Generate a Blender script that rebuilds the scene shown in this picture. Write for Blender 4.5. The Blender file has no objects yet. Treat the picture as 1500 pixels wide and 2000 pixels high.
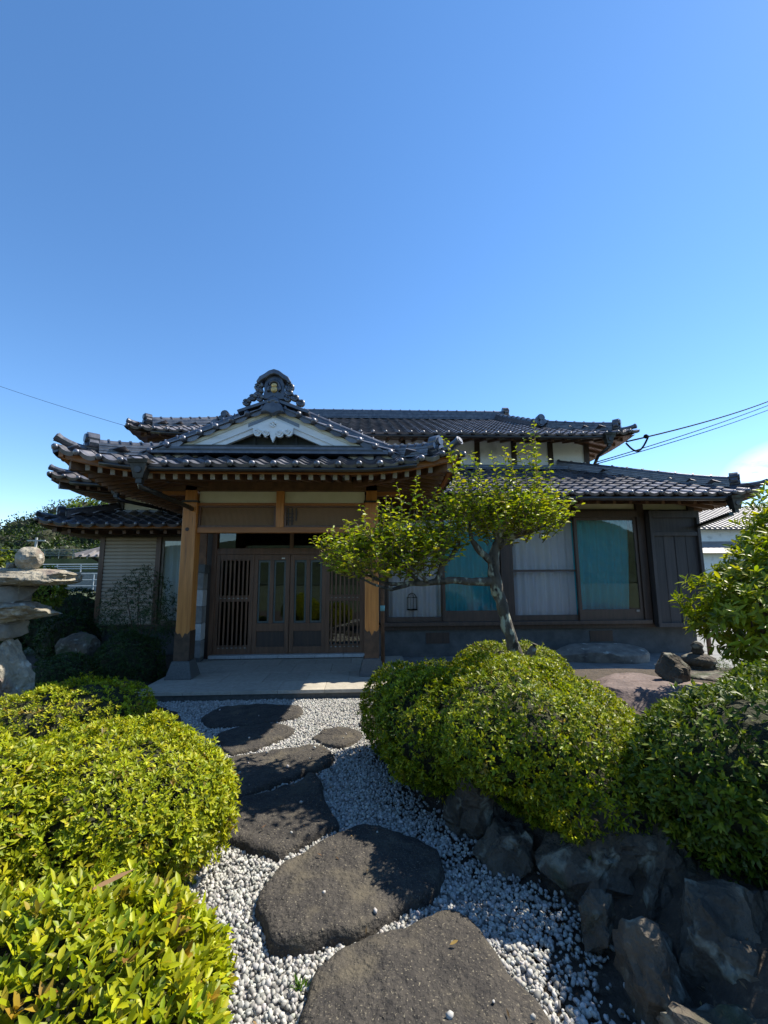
import bpy, math, random
import numpy as np
from mathutils import Vector, Matrix, noise
R = math.radians
scene = bpy.context.scene
COL = scene.collection

# ------------------------------------------------------------------ camera
PITCH, YAW, ROLL = R(8.2), R(2.8), 0.0061
f_ = Vector((math.sin(YAW)*math.cos(PITCH), math.cos(YAW)*math.cos(PITCH), math.sin(PITCH)))
r_ = Vector((math.cos(YAW), -math.sin(YAW), 0)); u_ = r_.cross(f_)
c_, s_ = math.cos(ROLL), math.sin(ROLL)
r2, u2 = c_*r_ - s_*u_, c_*u_ + s_*r_
cd = bpy.data.cameras.new('camera'); cam = bpy.data.objects.new('camera', cd); COL.objects.link(cam)
cd.sensor_fit = 'VERTICAL'; cd.sensor_height = 24; cd.sensor_width = 18; cd.lens = 10.2
cd.clip_start = .05; cd.clip_end = 5000
m = Matrix((r2, u2, -f_)).transposed().to_4x4(); m.translation = (0, 0, 1.6)
cam.matrix_world = m
scene.camera = cam

# ------------------------------------------------------------------ sky, sun, exposure
SUN = Vector((.58, .245, .777)).normalized()
EL = math.asin(SUN.z); AZ = math.atan2(SUN.x, SUN.y)
w = bpy.data.worlds.new('World'); scene.world = w; w.use_nodes = True
nt = w.node_tree; N = nt.nodes; L = nt.links; N.clear()
sky = N.new('ShaderNodeTexSky'); sky.sky_type = 'NISHITA'; sky.sun_disc = False
sky.sun_elevation = EL; sky.sun_rotation = AZ
sky.air_density = 1.0; sky.dust_density = 0.08; sky.ozone_density = 1.6; sky.altitude = 1200
bg = N.new('ShaderNodeBackground'); bg.inputs['Strength'].default_value = .131
tc = N.new('ShaderNodeTexCoord'); sep = N.new('ShaderNodeSeparateXYZ'); L.new(tc.outputs['Generated'], sep.inputs[0])
mp = N.new('ShaderNodeMapping'); mp.inputs['Scale'].default_value = (9, 9, 22); mp.inputs['Location'].default_value = (1.35, .2, 0)
L.new(tc.outputs['Generated'], mp.inputs['Vector'])
nz = N.new('ShaderNodeTexNoise'); nz.inputs['Scale'].default_value = 1.0; nz.inputs['Detail'].default_value = 9; nz.inputs['Roughness'].default_value = .55
L.new(mp.outputs[0], nz.inputs['Vector'])
rp = N.new('ShaderNodeMapRange'); rp.inputs['From Min'].default_value = .4; rp.inputs['From Max'].default_value = .5
L.new(nz.outputs['Fac'], rp.inputs['Value'])
el = N.new('ShaderNodeMapRange'); el.inputs['From Min'].default_value = .13; el.inputs['From Max'].default_value = .03
dv = N.new('ShaderNodeVectorMath'); dv.operation = 'DISTANCE'; dv.inputs[1].default_value = (.735, .66, .15)
ms_ = N.new('ShaderNodeMapping'); ms_.inputs['Scale'].default_value = (1, 1, 1.6); ms_.inputs['Location'].default_value = (0, 0, -.09)
L.new(tc.outputs['Generated'], ms_.inputs['Vector']); L.new(ms_.outputs[0], dv.inputs[0])
L.new(dv.outputs['Value'], el.inputs['Value'])
mu = N.new('ShaderNodeMath'); mu.operation = 'MULTIPLY'; L.new(rp.outputs[0], mu.inputs[0]); L.new(el.outputs[0], mu.inputs[1])
mix = N.new('ShaderNodeMix'); mix.data_type = 'RGBA'; L.new(mu.outputs[0], mix.inputs['Factor'])
hs = N.new('ShaderNodeHueSaturation'); hs.inputs['Saturation'].default_value = 1.2; hs.inputs['Value'].default_value = 1.0
L.new(sky.outputs[0], hs.inputs['Color'])
L.new(hs.outputs[0], mix.inputs['A']); mix.inputs['B'].default_value = (7.6, 7.6, 7.5, 1)
out = N.new('ShaderNodeOutputWorld'); L.new(mix.outputs['Result'], bg.inputs['Color']); L.new(bg.outputs[0], out.inputs[0])

sl = bpy.data.lights.new('sun', 'SUN'); sun = bpy.data.objects.new('sun', sl); COL.objects.link(sun)
sl.energy = 5.0; sl.angle = R(.53); sl.color = (1, .925, .79)
sun.rotation_euler = (-SUN).to_track_quat('-Z', 'Y').to_euler()
sun.location = SUN*60
scene.view_settings.view_transform = 'Standard'; scene.view_settings.look = 'None'
scene.view_settings.exposure = 0.95; scene.view_settings.gamma = 1.0
scene.view_settings.use_curve_mapping = False
try:
    scene.cycles.max_bounces = 8; scene.cycles.transparent_max_bounces = 8
    scene.cycles.use_denoising = True
except Exception: pass

# ------------------------------------------------------------------ materials
def mat(name, c1, c2=None, scale=5, rough=.6, bump=0, bscale=40, spec=.5, vec=(1,1,1), rand=0, attr=False,
        metal=0, lo=.35, hi=.65, detail=8, spots=None, rvar=0, bdist=.01, coat=0):
    m = bpy.data.materials.new(name); m.use_nodes = True
    nt = m.node_tree; N = nt.nodes; L = nt.links; b = N['Principled BSDF']
    b.inputs['Roughness'].default_value = rough; b.inputs['Specular IOR Level'].default_value = spec
    b.inputs['Metallic'].default_value = metal
    if coat: b.inputs['Coat Weight'].default_value = coat; b.inputs['Coat Roughness'].default_value = .15
    tc = N.new('ShaderNodeTexCoord'); mp = N.new('ShaderNodeMapping'); mp.inputs['Scale'].default_value = vec
    L.new(tc.outputs['Object'], mp.inputs[0])
    src = None
    n1 = N.new('ShaderNodeTexNoise'); n1.inputs['Scale'].default_value = scale; n1.inputs['Detail'].default_value = detail
    n1.inputs['Roughness'].default_value = .62
    L.new(mp.outputs[0], n1.inputs['Vector'])
    rp = N.new('ShaderNodeValToRGB'); rp.color_ramp.elements[0].position = lo; rp.color_ramp.elements[1].position = hi
    rp.color_ramp.elements[0].color = (*c1, 1); rp.color_ramp.elements[1].color = (*(c2 or c1), 1)
    L.new(n1.outputs['Fac'], rp.inputs[0]); src = rp.outputs[0]
    if spots:
        for (col, sc, t0, t1) in spots:
            n2 = N.new('ShaderNodeTexNoise'); n2.inputs['Scale'].default_value = sc; n2.inputs['Detail'].default_value = 5
            L.new(mp.outputs[0], n2.inputs['Vector'])
            mr = N.new('ShaderNodeMapRange'); mr.inputs['From Min'].default_value = t0; mr.inputs['From Max'].default_value = t1
            L.new(n2.outputs['Fac'], mr.inputs['Value'])
            mx = N.new('ShaderNodeMix'); mx.data_type = 'RGBA'; L.new(mr.outputs[0], mx.inputs['Factor'])
            L.new(src, mx.inputs['A']); mx.inputs['B'].default_value = (*col, 1); src = mx.outputs['Result']
    if attr:
        at = N.new('ShaderNodeAttribute'); at.attribute_name = 'Col'
        mx = N.new('ShaderNodeMix'); mx.data_type = 'RGBA'; mx.blend_type = 'MULTIPLY'; mx.inputs['Factor'].default_value = 1
        L.new(src, mx.inputs['A']); L.new(at.outputs['Color'], mx.inputs['B']); src = mx.outputs['Result']
    if rand:
        oi = N.new('ShaderNodeObjectInfo'); mr = N.new('ShaderNodeMapRange')
        mr.inputs['To Min'].default_value = 1-rand; mr.inputs['To Max'].default_value = 1+rand
        L.new(oi.outputs['Random'], mr.inputs['Value'])
        h = N.new('ShaderNodeHueSaturation'); L.new(mr.outputs[0], h.inputs['Value']); L.new(src, h.inputs['Color']); src = h.outputs[0]
    L.new(src, b.inputs['Base Color'])
    if rvar:
        mr = N.new('ShaderNodeMapRange'); mr.inputs['To Min'].default_value = max(.05, rough-rvar); mr.inputs['To Max'].default_value = min(1, rough+rvar)
        L.new(n1.outputs['Fac'], mr.inputs['Value']); L.new(mr.outputs[0], b.inputs['Roughness'])
    if bump:
        n3 = N.new('ShaderNodeTexNoise'); n3.inputs['Scale'].default_value = bscale; n3.inputs['Detail'].default_value = 6
        L.new(mp.outputs[0], n3.inputs['Vector'])
        bp = N.new('ShaderNodeBump'); bp.inputs['Strength'].default_value = bump; bp.inputs['Distance'].default_value = bdist
        L.new(n3.outputs['Fac'], bp.inputs['Height']); L.new(bp.outputs[0], b.inputs['Normal'])
    return m

def leafmat(name, trans=.3, rough=.46, spec=.28, tint=(1.35, 1.35, .55)):
    m = bpy.data.materials.new(name); m.use_nodes = True
    nt = m.node_tree; N = nt.nodes; L = nt.links; b = N['Principled BSDF']; o = N['Material Output']
    at = N.new('ShaderNodeAttribute'); at.attribute_name = 'Col'
    L.new(at.outputs['Color'], b.inputs['Base Color']); b.inputs['Roughness'].default_value = rough
    b.inputs['Specular IOR Level'].default_value = spec
    mx = N.new('ShaderNodeMix'); mx.data_type = 'RGBA'; mx.blend_type = 'MULTIPLY'; mx.inputs['Factor'].default_value = 1
    L.new(at.outputs['Color'], mx.inputs['A']); mx.inputs['B'].default_value = (*tint, 1)
    t = N.new('ShaderNodeBsdfTranslucent'); L.new(mx.outputs['Result'], t.inputs['Color'])
    ms = N.new('ShaderNodeMixShader'); ms.inputs[0].default_value = trans
    L.new(b.outputs[0], ms.inputs[1]); L.new(t.outputs[0], ms.inputs[2]); L.new(ms.outputs[0], o.inputs['Surface'])
    return m

def glassmat(name, ior=1.6, tint=(.9, .95, .95)):
    m = bpy.data.materials.new(name); m.use_nodes = True
    nt = m.node_tree; N = nt.nodes; L = nt.links; o = N['Material Output']; N.remove(N['Principled BSDF'])
    fr = N.new('ShaderNodeFresnel'); fr.inputs['IOR'].default_value = ior
    t = N.new('ShaderNodeBsdfTransparent'); t.inputs['Color'].default_value = (*tint, 1)
    g = N.new('ShaderNodeBsdfGlossy'); g.inputs['Roughness'].default_value = .01
    nz = N.new('ShaderNodeTexNoise'); nz.inputs['Scale'].default_value = 2.2; tc = N.new('ShaderNodeTexCoord')
    L.new(tc.outputs['Object'], nz.inputs['Vector'])
    bp = N.new('ShaderNodeBump'); bp.inputs['Strength'].default_value = .02; bp.inputs['Distance'].default_value = .02
    L.new(nz.outputs['Fac'], bp.inputs['Height']); L.new(bp.outputs[0], g.inputs['Normal'])
    ms = N.new('ShaderNodeMixShader'); L.new(fr.outputs[0], ms.inputs[0]); L.new(t.outputs[0], ms.inputs[1]); L.new(g.outputs[0], ms.inputs[2])
    L.new(ms.outputs[0], o.inputs['Surface'])
    return m

M = {}
tile_kw = dict(scale=7, rough=.42, spec=.6, rvar=.12, metal=.6, bump=.15, bscale=60, bdist=.003)
M['tile'] = mat('glazed_roof_tile', (.09, .097, .12), (.18, .178, .2), rand=.42, **tile_kw)
M['tile_far'] = mat('glazed_roof_tile_field', (.1, .1, .115), (.19, .18, .19), attr=True, **tile_kw)
M['ridge'] = mat('ridge_tile_glaze', (.06, .067, .085), (.13, .135, .155), scale=9, rough=.34, spec=.6, metal=.5, rvar=.15, rand=.2, bump=.2, bscale=50, bdist=.004)
M['deck'] = mat('roof_underlay_clay', (.05, .05, .052), (.09, .085, .08), scale=6, rough=.8)
M['post'] = mat('honey_timber', (.39, .145, .03), (.57, .235, .057), scale=1.0, vec=(26, 26, 1.6), rough=.45, bump=.12, bscale=1.5, bdist=.004,
                spots=[((.16, .07, .025), 1.1, .64, .74)])
M['beam'] = mat('honey_beam', (.26, .095, .024), (.4, .16, .042), scale=1.0, vec=(1.6, 26, 26), rough=.5, bump=.12, bscale=1.5, bdist=.004)
M['rafter'] = mat('weathered_rafter', (.085, .042, .022), (.17, .085, .042), scale=1.0, vec=(9, 9, 9), rough=.65, rand=.22, bump=.1, bscale=4)
M['raft_end'] = mat('painted_rafter_end', (.2, .18, .155), (.32, .29, .25), scale=14, rough=.7, rand=.2)
M['darkwood'] = mat('dark_stained_wood', (.03, .018, .013), (.062, .036, .024), scale=1.0, vec=(24, 24, 1.8), rough=.5, bump=.1, bscale=2, bdist=.003)
M['brownwood'] = mat('brown_door_wood', (.095, .045, .024), (.165, .08, .042), scale=1.0, vec=(22, 22, 1.8), rough=.42, bump=.1, bscale=2, bdist=.003)
M['framewood'] = mat('window_frame_brown', (.045, .028, .02), (.08, .05, .036), scale=1.0, vec=(18, 18, 1.8), rough=.45)
M['plank'] = mat('charred_plank', (.022, .02, .022), (.046, .04, .04), scale=1.0, vec=(30, 30, 1.5), rough=.6, rand=.25, bump=.25, bscale=1.6, bdist=.004)
M['plaster'] = mat('cream_plaster', (.66, .62, .49), (.74, .7, .58), scale=3, rough=.9, spots=[((.5, .46, .35), 1.6, .62, .8)], bump=.05, bscale=60)
M['white'] = mat('white_plaster', (.82, .82, .8), (.88, .88, .86), scale=4, rough=.85, spots=[((.5, .5, .48), 2.2, .62, .8)])
M['barge'] = mat('white_bargeboard', (.72, .73, .74), (.8, .8, .8), scale=4, vec=(1, 1, 4), rough=.7, spots=[((.52, .54, .56), 3, .6, .8)])
M['slate'] = mat('blue_grey_inset', (.16, .2, .26), (.26, .3, .36), scale=40, rough=.8)
M['gableboard'] = mat('dark_gable_board', (.03, .034, .036), (.06, .065, .062), scale=5, rough=.8)
M['copper'] = mat('aged_copper', (.028, .026, .024), (.06, .055, .05), scale=9, rough=.4, metal=.55, rvar=.15, spots=[((.09, .13, .115), 4, .6, .75)])
M['boot'] = mat('bronze_post_boot', (.05, .036, .027), (.1, .065, .045), scale=14, rough=.5, metal=.45, rvar=.15)
M['gutter'] = mat('dark_gutter', (.03, .026, .024), (.05, .042, .038), scale=9, rough=.32, metal=.3)
M['gold'] = mat('gilded_clay', (.55, .37, .14), (.7, .5, .22), scale=30, rough=.4, metal=.35)
M['lattice'] = mat('lattice_slat_wood', (.3, .17, .085), (.42, .25, .14), scale=1.0, vec=(20, 20, 2), rough=.6)
M['lattback'] = mat('lattice_backing', (.2, .13, .08), (.27, .18, .11), scale=6, rough=.8)
M['granite_dark'] = mat('dark_granite', (.05, .055, .055), (.09, .095, .095), scale=60, rough=.55)
M['platform'] = mat('exposed_stone_paving', (.31, .285, .235), (.4, .365, .305), scale=18, rough=.75, rand=.06, spots=[((.27, .25, .21), 2.2, .58, .75)], bump=.15, bscale=120, bdist=.003)
M['kerb'] = mat('dark_stone_kerb', (.06, .06, .055), (.1, .098, .09), scale=20, rough=.6)
M['sillstone'] = mat('grey_threshold_stone', (.32, .33, .33), (.44, .45, .45), scale=30, rough=.6, rand=.1)
M['concrete'] = mat('grey_concrete', (.15, .152, .148), (.23, .23, .22), scale=6, rough=.85, bump=.1, bscale=80, spots=[((.15, .155, .15), 1.6, .55, .75)])
M['found'] = mat('foundation_render', (.055, .06, .062), (.095, .1, .1), scale=5, rough=.9, bump=.1, bscale=60)
M['shutter'] = mat('beige_metal_shutter', (.43, .34, .245), (.5, .4, .3), scale=5, rough=.5, rand=.05)
M['alum'] = mat('bronze_aluminium', (.1, .075, .055), (.15, .115, .085), scale=10, rough=.4, metal=.4)
M['room'] = mat('dim_interior', (.06, .05, .045), (.09, .075, .065), scale=3, rough=.9)
M['glass'] = glassmat('window_glass', 1.58)
M['glass_screen'] = glassmat('screened_window_glass', 1.35, (.95, .95, .95))
M['doorglass'] = glassmat('tinted_door_glass', 1.7, (.42, .55, .55))
M['dooretch'] = mat('frosted_glass_border', (.04, .055, .06), (.09, .115, .115), scale=45, rough=.35)
def clothmat(name, c, tr):
    m = bpy.data.materials.new(name); m.use_nodes = True
    nt = m.node_tree; N = nt.nodes; L = nt.links; b = N['Principled BSDF']; o = N['Material Output']
    b.inputs['Base Color'].default_value = (*c, 1); b.inputs['Roughness'].default_value = .9
    nz = N.new('ShaderNodeTexNoise'); nz.inputs['Scale'].default_value = 90
    tcn = N.new('ShaderNodeTexCoord'); L.new(tcn.outputs['Object'], nz.inputs['Vector'])
    bp = N.new('ShaderNodeBump'); bp.inputs['Strength'].default_value = .15; bp.inputs['Distance'].default_value = .003
    L.new(nz.outputs['Fac'], bp.inputs['Height']); L.new(bp.outputs[0], b.inputs['Normal'])
    t = N.new('ShaderNodeBsdfTranslucent'); t.inputs['Color'].default_value = (*c, 1)
    ms = N.new('ShaderNodeMixShader'); ms.inputs[0].default_value = tr
    L.new(b.outputs[0], ms.inputs[1]); L.new(t.outputs[0], ms.inputs[2]); L.new(ms.outputs[0], o.inputs['Surface'])
    return m
M['lace'] = clothmat('white_lace', (.82, .82, .84), .25)
M['teal'] = clothmat('teal_drape', (.07, .58, .7), .2)
M['step'] = mat('dark_andesite', (.022, .019, .017), (.052, .045, .037), scale=9, rough=.9, bump=1.0, bscale=38, bdist=.022,
                spots=[((.2, .175, .125), 120, .6, .7), ((.015, .014, .013), 70, .58, .66), ((.085, .072, .05), 5, .52, .7)])
M['pink'] = mat('purple_brown_rock', (.085, .06, .054), (.155, .112, .1), scale=5, rough=.85, bump=.7, bscale=26, bdist=.02,
                spots=[((.12, .09, .085), 3, .56, .72), ((.27, .19, .12), 1.15, .6, .68)])
M['greyrock'] = mat('grey_garden_rock', (.13, .12, .105), (.24, .225, .195), scale=5, rough=.9, bump=.7, bscale=22, bdist=.02,
                    spots=[((.09, .085, .08), 3.2, .55, .7), ((.45, .45, .4), 7, .62, .7)])
M['darkrock'] = mat('dark_garden_rock', (.045, .037, .028), (.105, .088, .066), scale=5, rough=.95, bump=1.0, bscale=18, bdist=.05,
                    spots=[((.2, .195, .155), 9, .57, .66), ((.035, .045, .018), 3.5, .56, .68)])
M['lantern'] = mat('pale_lantern_stone', (.19, .17, .13), (.33, .3, .235), scale=7, rough=.95, bump=1.0, bscale=16, bdist=.06,
                   spots=[((.17, .125, .105), 2.6, .57, .68), ((.42, .4, .34), 9, .6, .7)])
M['pebble'] = mat('white_pebble', (.34, .335, .315), (.46, .45, .425), scale=30, rough=.7, attr=True)
M['gravelbase'] = mat('gravel_bed', (.15, .145, .135), (.28, .27, .255), scale=60, rough=.95, bump=.8, bscale=90, bdist=.01)
M['soil'] = mat('garden_soil', (.03, .022, .015), (.065, .047, .032), scale=14, rough=.95, bump=.8, bscale=40, bdist=.02,
                spots=[((.1, .075, .05), 30, .6, .7)])
M['grass'] = mat('rough_grass', (.035, .05, .016), (.075, .09, .035), scale=.6, rough=.95, bump=.5, bscale=6)
M['bark'] = mat('lichened_bark', (.045, .036, .028), (.1, .085, .066), scale=12, vec=(1, 1, .45), rough=.9, bump=1.0, bscale=26, bdist=.02,
                spots=[((.27, .28, .22), 15, .53, .6), ((.02, .017, .014), 10, .56, .62)])
M['twig'] = mat('brown_twig', (.09, .06, .04), (.15, .1, .065), scale=20, rough=.9)
M['core'] = mat('shrub_shade_core', (.016, .02, .008), (.036, .038, .016), scale=40, rough=1, bump=1, bscale=50, bdist=.03)  # solid hull in place of twigs; inner shade put into its dark colour
M['leaf'] = leafmat('leaf')
M['leaf_gloss'] = leafmat('glossy_leaf', trans=.4, rough=.42, spec=.4)
M['wood'] = mat('woodland_floor', (.015, .03, .01), (.03, .05, .018), scale=.3, rough=1)
M['mount'] = mat('far_hillside', (.1, .16, .15), (.14, .2, .18), scale=.02, rough=1)
M['hillback'] = mat('wooded_hillside', (.018, .03, .014), (.04, .06, .022), scale=.25, rough=1, bump=1, bscale=.5, bdist=2)
M['cable'] = mat('black_cable', (.012, .012, .013), rough=.95, spec=.1)
M['galv'] = mat('white_painted_rail', (.36, .4, .42), (.45, .48, .5), scale=6, rough=.5)
M['pole'] = mat('concrete_pole', (.3, .3, .29), (.38, .38, .36), scale=6, rough=.8)
M['mesh'] = mat('green_fence_wire', (.12, .15, .14), (.18, .2, .19), scale=6, rough=.6)
M['nroof'] = mat('neighbour_tile', (.17, .16, .165), (.28, .26, .26), scale=5, rough=.45)
M['asphalt'] = mat('lane_asphalt', (.05, .05, .05), (.075, .075, .073), scale=8, rough=.9)
M['tape'] = mat('turquoise_tape', (.2, .42, .42), rough=.6)
M['paper'] = mat('white_notice', (.75, .75, .7), rough=.7)

# ------------------------------------------------------------------ object helpers
WM = {}
def link(o, parent=None, W=None):
    """parent o and keep its world matrix W"""
    W = W or Matrix.Identity(4)
    COL.objects.link(o)
    if parent is not None:
        o.parent = parent; o.matrix_basis = WM[parent.name].inverted() @ W
    else: o.matrix_basis = W
    WM[o.name] = W.copy()
    return o
def tag(o, label=None, cat=None, group=None, kind=None):
    if label: o['label'] = label
    if cat: o['category'] = cat
    if group: o['group'] = group
    if kind: o['kind'] = kind
    return o
def thing(name, loc, label, cat, group=None):
    o = bpy.data.objects.new(name, None); o.empty_display_size = .2
    link(o, None, Matrix.Translation(loc)); return tag(o, label, cat, group)
def inst(name, mesh, parent, W):
    return link(bpy.data.objects.new(name, mesh), parent, W)

def np_mesh(name, V, F, mat, smooth=False, col=None):
    """V (n,3); F (m,k) array of tris/quads"""
    V = np.ascontiguousarray(V, dtype=np.float32); F = np.ascontiguousarray(F, dtype=np.int32)
    me = bpy.data.meshes.new(name); me.vertices.add(len(V)); me.vertices.foreach_set('co', V.ravel())
    k = F.shape[1]; me.loops.add(F.size); me.loops.foreach_set('vertex_index', F.ravel())
    me.polygons.add(len(F)); me.polygons.foreach_set('loop_start', np.arange(len(F), dtype=np.int32)*k)
    try: me.polygons.foreach_set('loop_total', np.full(len(F), k, dtype=np.int32))
    except Exception: pass
    me.polygons.foreach_set('use_smooth', np.full(len(F), smooth, dtype=bool))
    me.update(calc_edges=True)
    if col is not None:
        a = me.color_attributes.new('Col', 'FLOAT_COLOR', 'POINT')
        c = np.ones((len(V), 4), dtype=np.float32); c[:, :3] = col; a.data.foreach_set('color', c.ravel())
    me.materials.append(mat); return me

class MB:
    def __init__(s): s.v = []; s.f = []
    def add(s, vs, fs):
        o = len(s.v); s.v += [tuple(p) for p in vs]; s.f += [tuple(i+o for i in q) for q in fs]; return s
    def box(s, x0, x1, y0, y1, z0, z1):
        return s.add([(x0,y0,z0),(x1,y0,z0),(x1,y1,z0),(x0,y1,z0),(x0,y0,z1),(x1,y0,z1),(x1,y1,z1),(x0,y1,z1)],
                     [(0,3,2,1),(4,5,6,7),(0,1,5,4),(1,2,6,5),(2,3,7,6),(3,0,4,7)])
    def frustum(s, cx, cy, a0, b0, z0, a1, b1, z1):
        return s.add([(cx-a0,cy-b0,z0),(cx+a0,cy-b0,z0),(cx+a0,cy+b0,z0),(cx-a0,cy+b0,z0),(cx-a1,cy-b1,z1),(cx+a1,cy-b1,z1),(cx+a1,cy+b1,z1),(cx-a1,cy+b1,z1)],
                     [(0,3,2,1),(4,5,6,7),(0,1,5,4),(1,2,6,5),(2,3,7,6),(3,0,4,7)])
    def bar(s, p, q, wd, ht, up=(0,0,1)):
        p, q = Vector(p), Vector(q); d = (q-p).normalized(); x = d.cross(Vector(up)).normalized(); z = x.cross(d)
        c = [(-wd/2,-ht/2),(wd/2,-ht/2),(wd/2,ht/2),(-wd/2,ht/2)]
        return s.add([p+x*a+z*b for a,b in c]+[q+x*a+z*b for a,b in c], [(0,1,2,3),(7,6,5,4),(0,4,5,1),(1,5,6,2),(2,6,7,3),(3,7,4,0)])
    def tube(s, path, rad, n=8, cap=True, half=False):
        path = [Vector(p) for p in path]; k = len(path)
        if not hasattr(rad, '__len__'): rad = [rad]*k
        vs = []; fs = []
        ref = Vector((0,0,1))
        for i, p in enumerate(path):
            d = (path[min(i+1,k-1)]-path[max(i-1,0)]).normalized()
            rf = ref if abs(d.z) < .95 else Vector((1,0,0))
            x = d.cross(rf).normalized(); z = x.cross(d)
            for j in range(n):
                a = (math.pi*j/(n-1) if half else 2*math.pi*j/n)
                vs.append(p+(x*math.cos(a)+z*math.sin(a))*rad[i])
        for i in range(k-1):
            for j in range(n-1 if half else n):
                a, b = i*n+j, i*n+(j+1)%n; fs.append((a, b, b+n, a+n))
        if cap: fs.append(tuple(range(n))[::-1]); fs.append(tuple(range((k-1)*n, k*n)))
        return s.add(vs, fs)
    def prism(s, pts, y0, y1):
        n = len(pts)
        return s.add([(x,y0,z) for x,z in pts]+[(x,y1,z) for x,z in pts],
                     [tuple(range(n)), tuple(range(2*n-1, n-1, -1))]+[(i, i+n, (i+1)%n+n, (i+1)%n) for i in range(n)])
    def ball(s, c, r, seg=10, rings=6):
        if not hasattr(r, '__len__'): r = (r,r,r)
        vs = [(c[0],c[1],c[2]+r[2])]; fs = []
        for i in range(1, rings):
            t = math.pi*i/rings
            for j in range(seg):
                a = 2*math.pi*j/seg; vs.append((c[0]+r[0]*math.sin(t)*math.cos(a), c[1]+r[1]*math.sin(t)*math.sin(a), c[2]+r[2]*math.cos(t)))
        vs.append((c[0],c[1],c[2]-r[2])); last = len(vs)-1
        for j in range(seg): fs.append((0, 1+j, 1+(j+1)%seg)); fs.append((last, last-seg+(j+1)%seg, last-seg+j))
        for i in range(rings-2):
            for j in range(seg):
                a = 1+i*seg+j; b = 1+i*seg+(j+1)%seg; fs.append((a, a+seg, b+seg, b))
        return s.add(vs, fs)
    def lathe(s, c, prof, n=16):
        vs = []; fs = []; k = len(prof)
        for r, z in prof:
            for j in range(n): a = 2*math.pi*j/n; vs.append((c[0]+r*math.cos(a), c[1]+r*math.sin(a), c[2]+z))
        for i in range(k-1):
            for j in range(n): a, b = i*n+j, i*n+(j+1)%n; fs.append((a, b, b+n, a+n))
        fs.append(tuple(range(n))[::-1]); fs.append(tuple(range((k-1)*n, k*n)))
        return s.add(vs, fs)
    def sheet(s, fn, nu, nv):
        return s.add([fn(i/nu, j/nv) for j in range(nv+1) for i in range(nu+1)],
                     [(j*(nu+1)+i, j*(nu+1)+i+1, (j+1)*(nu+1)+i+1, (j+1)*(nu+1)+i) for j in range(nv) for i in range(nu)])
    def mesh(s, name, mt, smooth=False):
        me = bpy.data.meshes.new(name); me.from_pydata(s.v, [], s.f); me.update()
        if smooth:
            for p in me.polygons: p.use_smooth = True
        me.materials.append(mt); return me
    def build(s, name, mt, parent=None, smooth=False, bevel=0, W=None):
        o = bpy.data.objects.new(name, s.mesh(name, mt if not isinstance(mt, str) else M[mt], smooth))
        link(o, parent, W)
        if bevel:
            b = o.modifiers.new('bevel', 'BEVEL'); b.width = bevel; b.segments = 2; b.limit_method = 'ANGLE'
        return o
def B(name, mt, parent, *a, bevel=0): return MB().box(*a).build(name, mt, parent, bevel=bevel)
def struct(o): o['kind'] = 'structure'; return o
# ------------------------------------------------------------------ ground
def sstep(t): t = max(0., min(1., t)); return t*t*(3-2*t)
RE = [(0.9,-1),(0.95,1.2),(0.99,1.76),(1.02,2.2),(.95,2.43),(.81,2.59),(.55,3.05),(.38,3.54),(.25,4.11),(.1,5.24),(.1,6),(.1,9)]
LE = [(-.3,-1),(-.35,1.2),(-.42,1.8),(-.6,2.3),(-.9,3.0),(-1.25,4.2),(-1.95,5.5),(-2.8,5.95),(-2.9,9)]
def interp(tab, y):
    for (x0,y0),(x1,y1) in zip(tab, tab[1:]):
        if y <= y1: return x0+(x1-x0)*max(0,(y-y0))/(y1-y0)
    return tab[-1][0]
def soil(x, y):
    r = sstep((x-interp(RE,y))/.5)*(.36*sstep((6.6-y)/.8))
    l = sstep((interp(LE,y)-.1-x)/.5)*(.1+.06*sstep((y-3)/2))*sstep((9.2-y)/1.)
    n = .02*noise.noise((x*2.3, y*2.3, 0)) if (r+l) > .05 else 0
    return r+l+n-.012
g = MB().add([(-1500,-1500,-.12),(1500,-1500,-.12),(1500,2500,-.12),(-1500,2500,-.12)],[(0,1,2,3)]).build('ground','grass'); struct(g)
g = MB().sheet(lambda a,b: (-9+19*a, -3+12.6*b, soil(-9+19*a, -3+12.6*b)), 130, 100).build('garden_soil','soil',smooth=True); struct(g)
gp = MB(); ys = [i*.1+.3 for i in range(57)]
for a, b in zip(ys, ys[1:]):
    gp.add([(interp(LE,a)-.25,a,.004),(interp(RE,a)-.3,a,.004),(interp(RE,b)-.3,b,.004),(interp(LE,b)-.25,b,.004)],[(0,1,2,3)])
struct(gp.build('gravel_path','gravelbase'))
c = MB().box(.75,8.2,7.0,8.62,-.1,.055).build('wing_apron','concrete',None); struct(c)
c = MB().box(6.95,11,4.9,14,-.1,.03).build('side_path','concrete',None); struct(c)

# porch platform: kerb, paving slabs
pl = struct(MB().box(-2.9,.7,5.98,8.4,-.1,.10).build('porch_platform','kerb'))
for j,(y0,y1) in enumerate([(5.95,6.42),(6.42,7.02),(7.02,7.62),(7.62,8.22)]):
    xs = [-2.92,-2.3,-1.7,-1.1,-.5,.1,.72] if j%2==0 else [-2.92,-2.6,-2.0,-1.4,-.8,-.2,.4,.72]
    for a,b in zip(xs,xs[1:]): B('paving_slab','platform',pl,a+.002,b-.002,y0+.002,y1-.002,.085,.13,bevel=.003)
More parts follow.
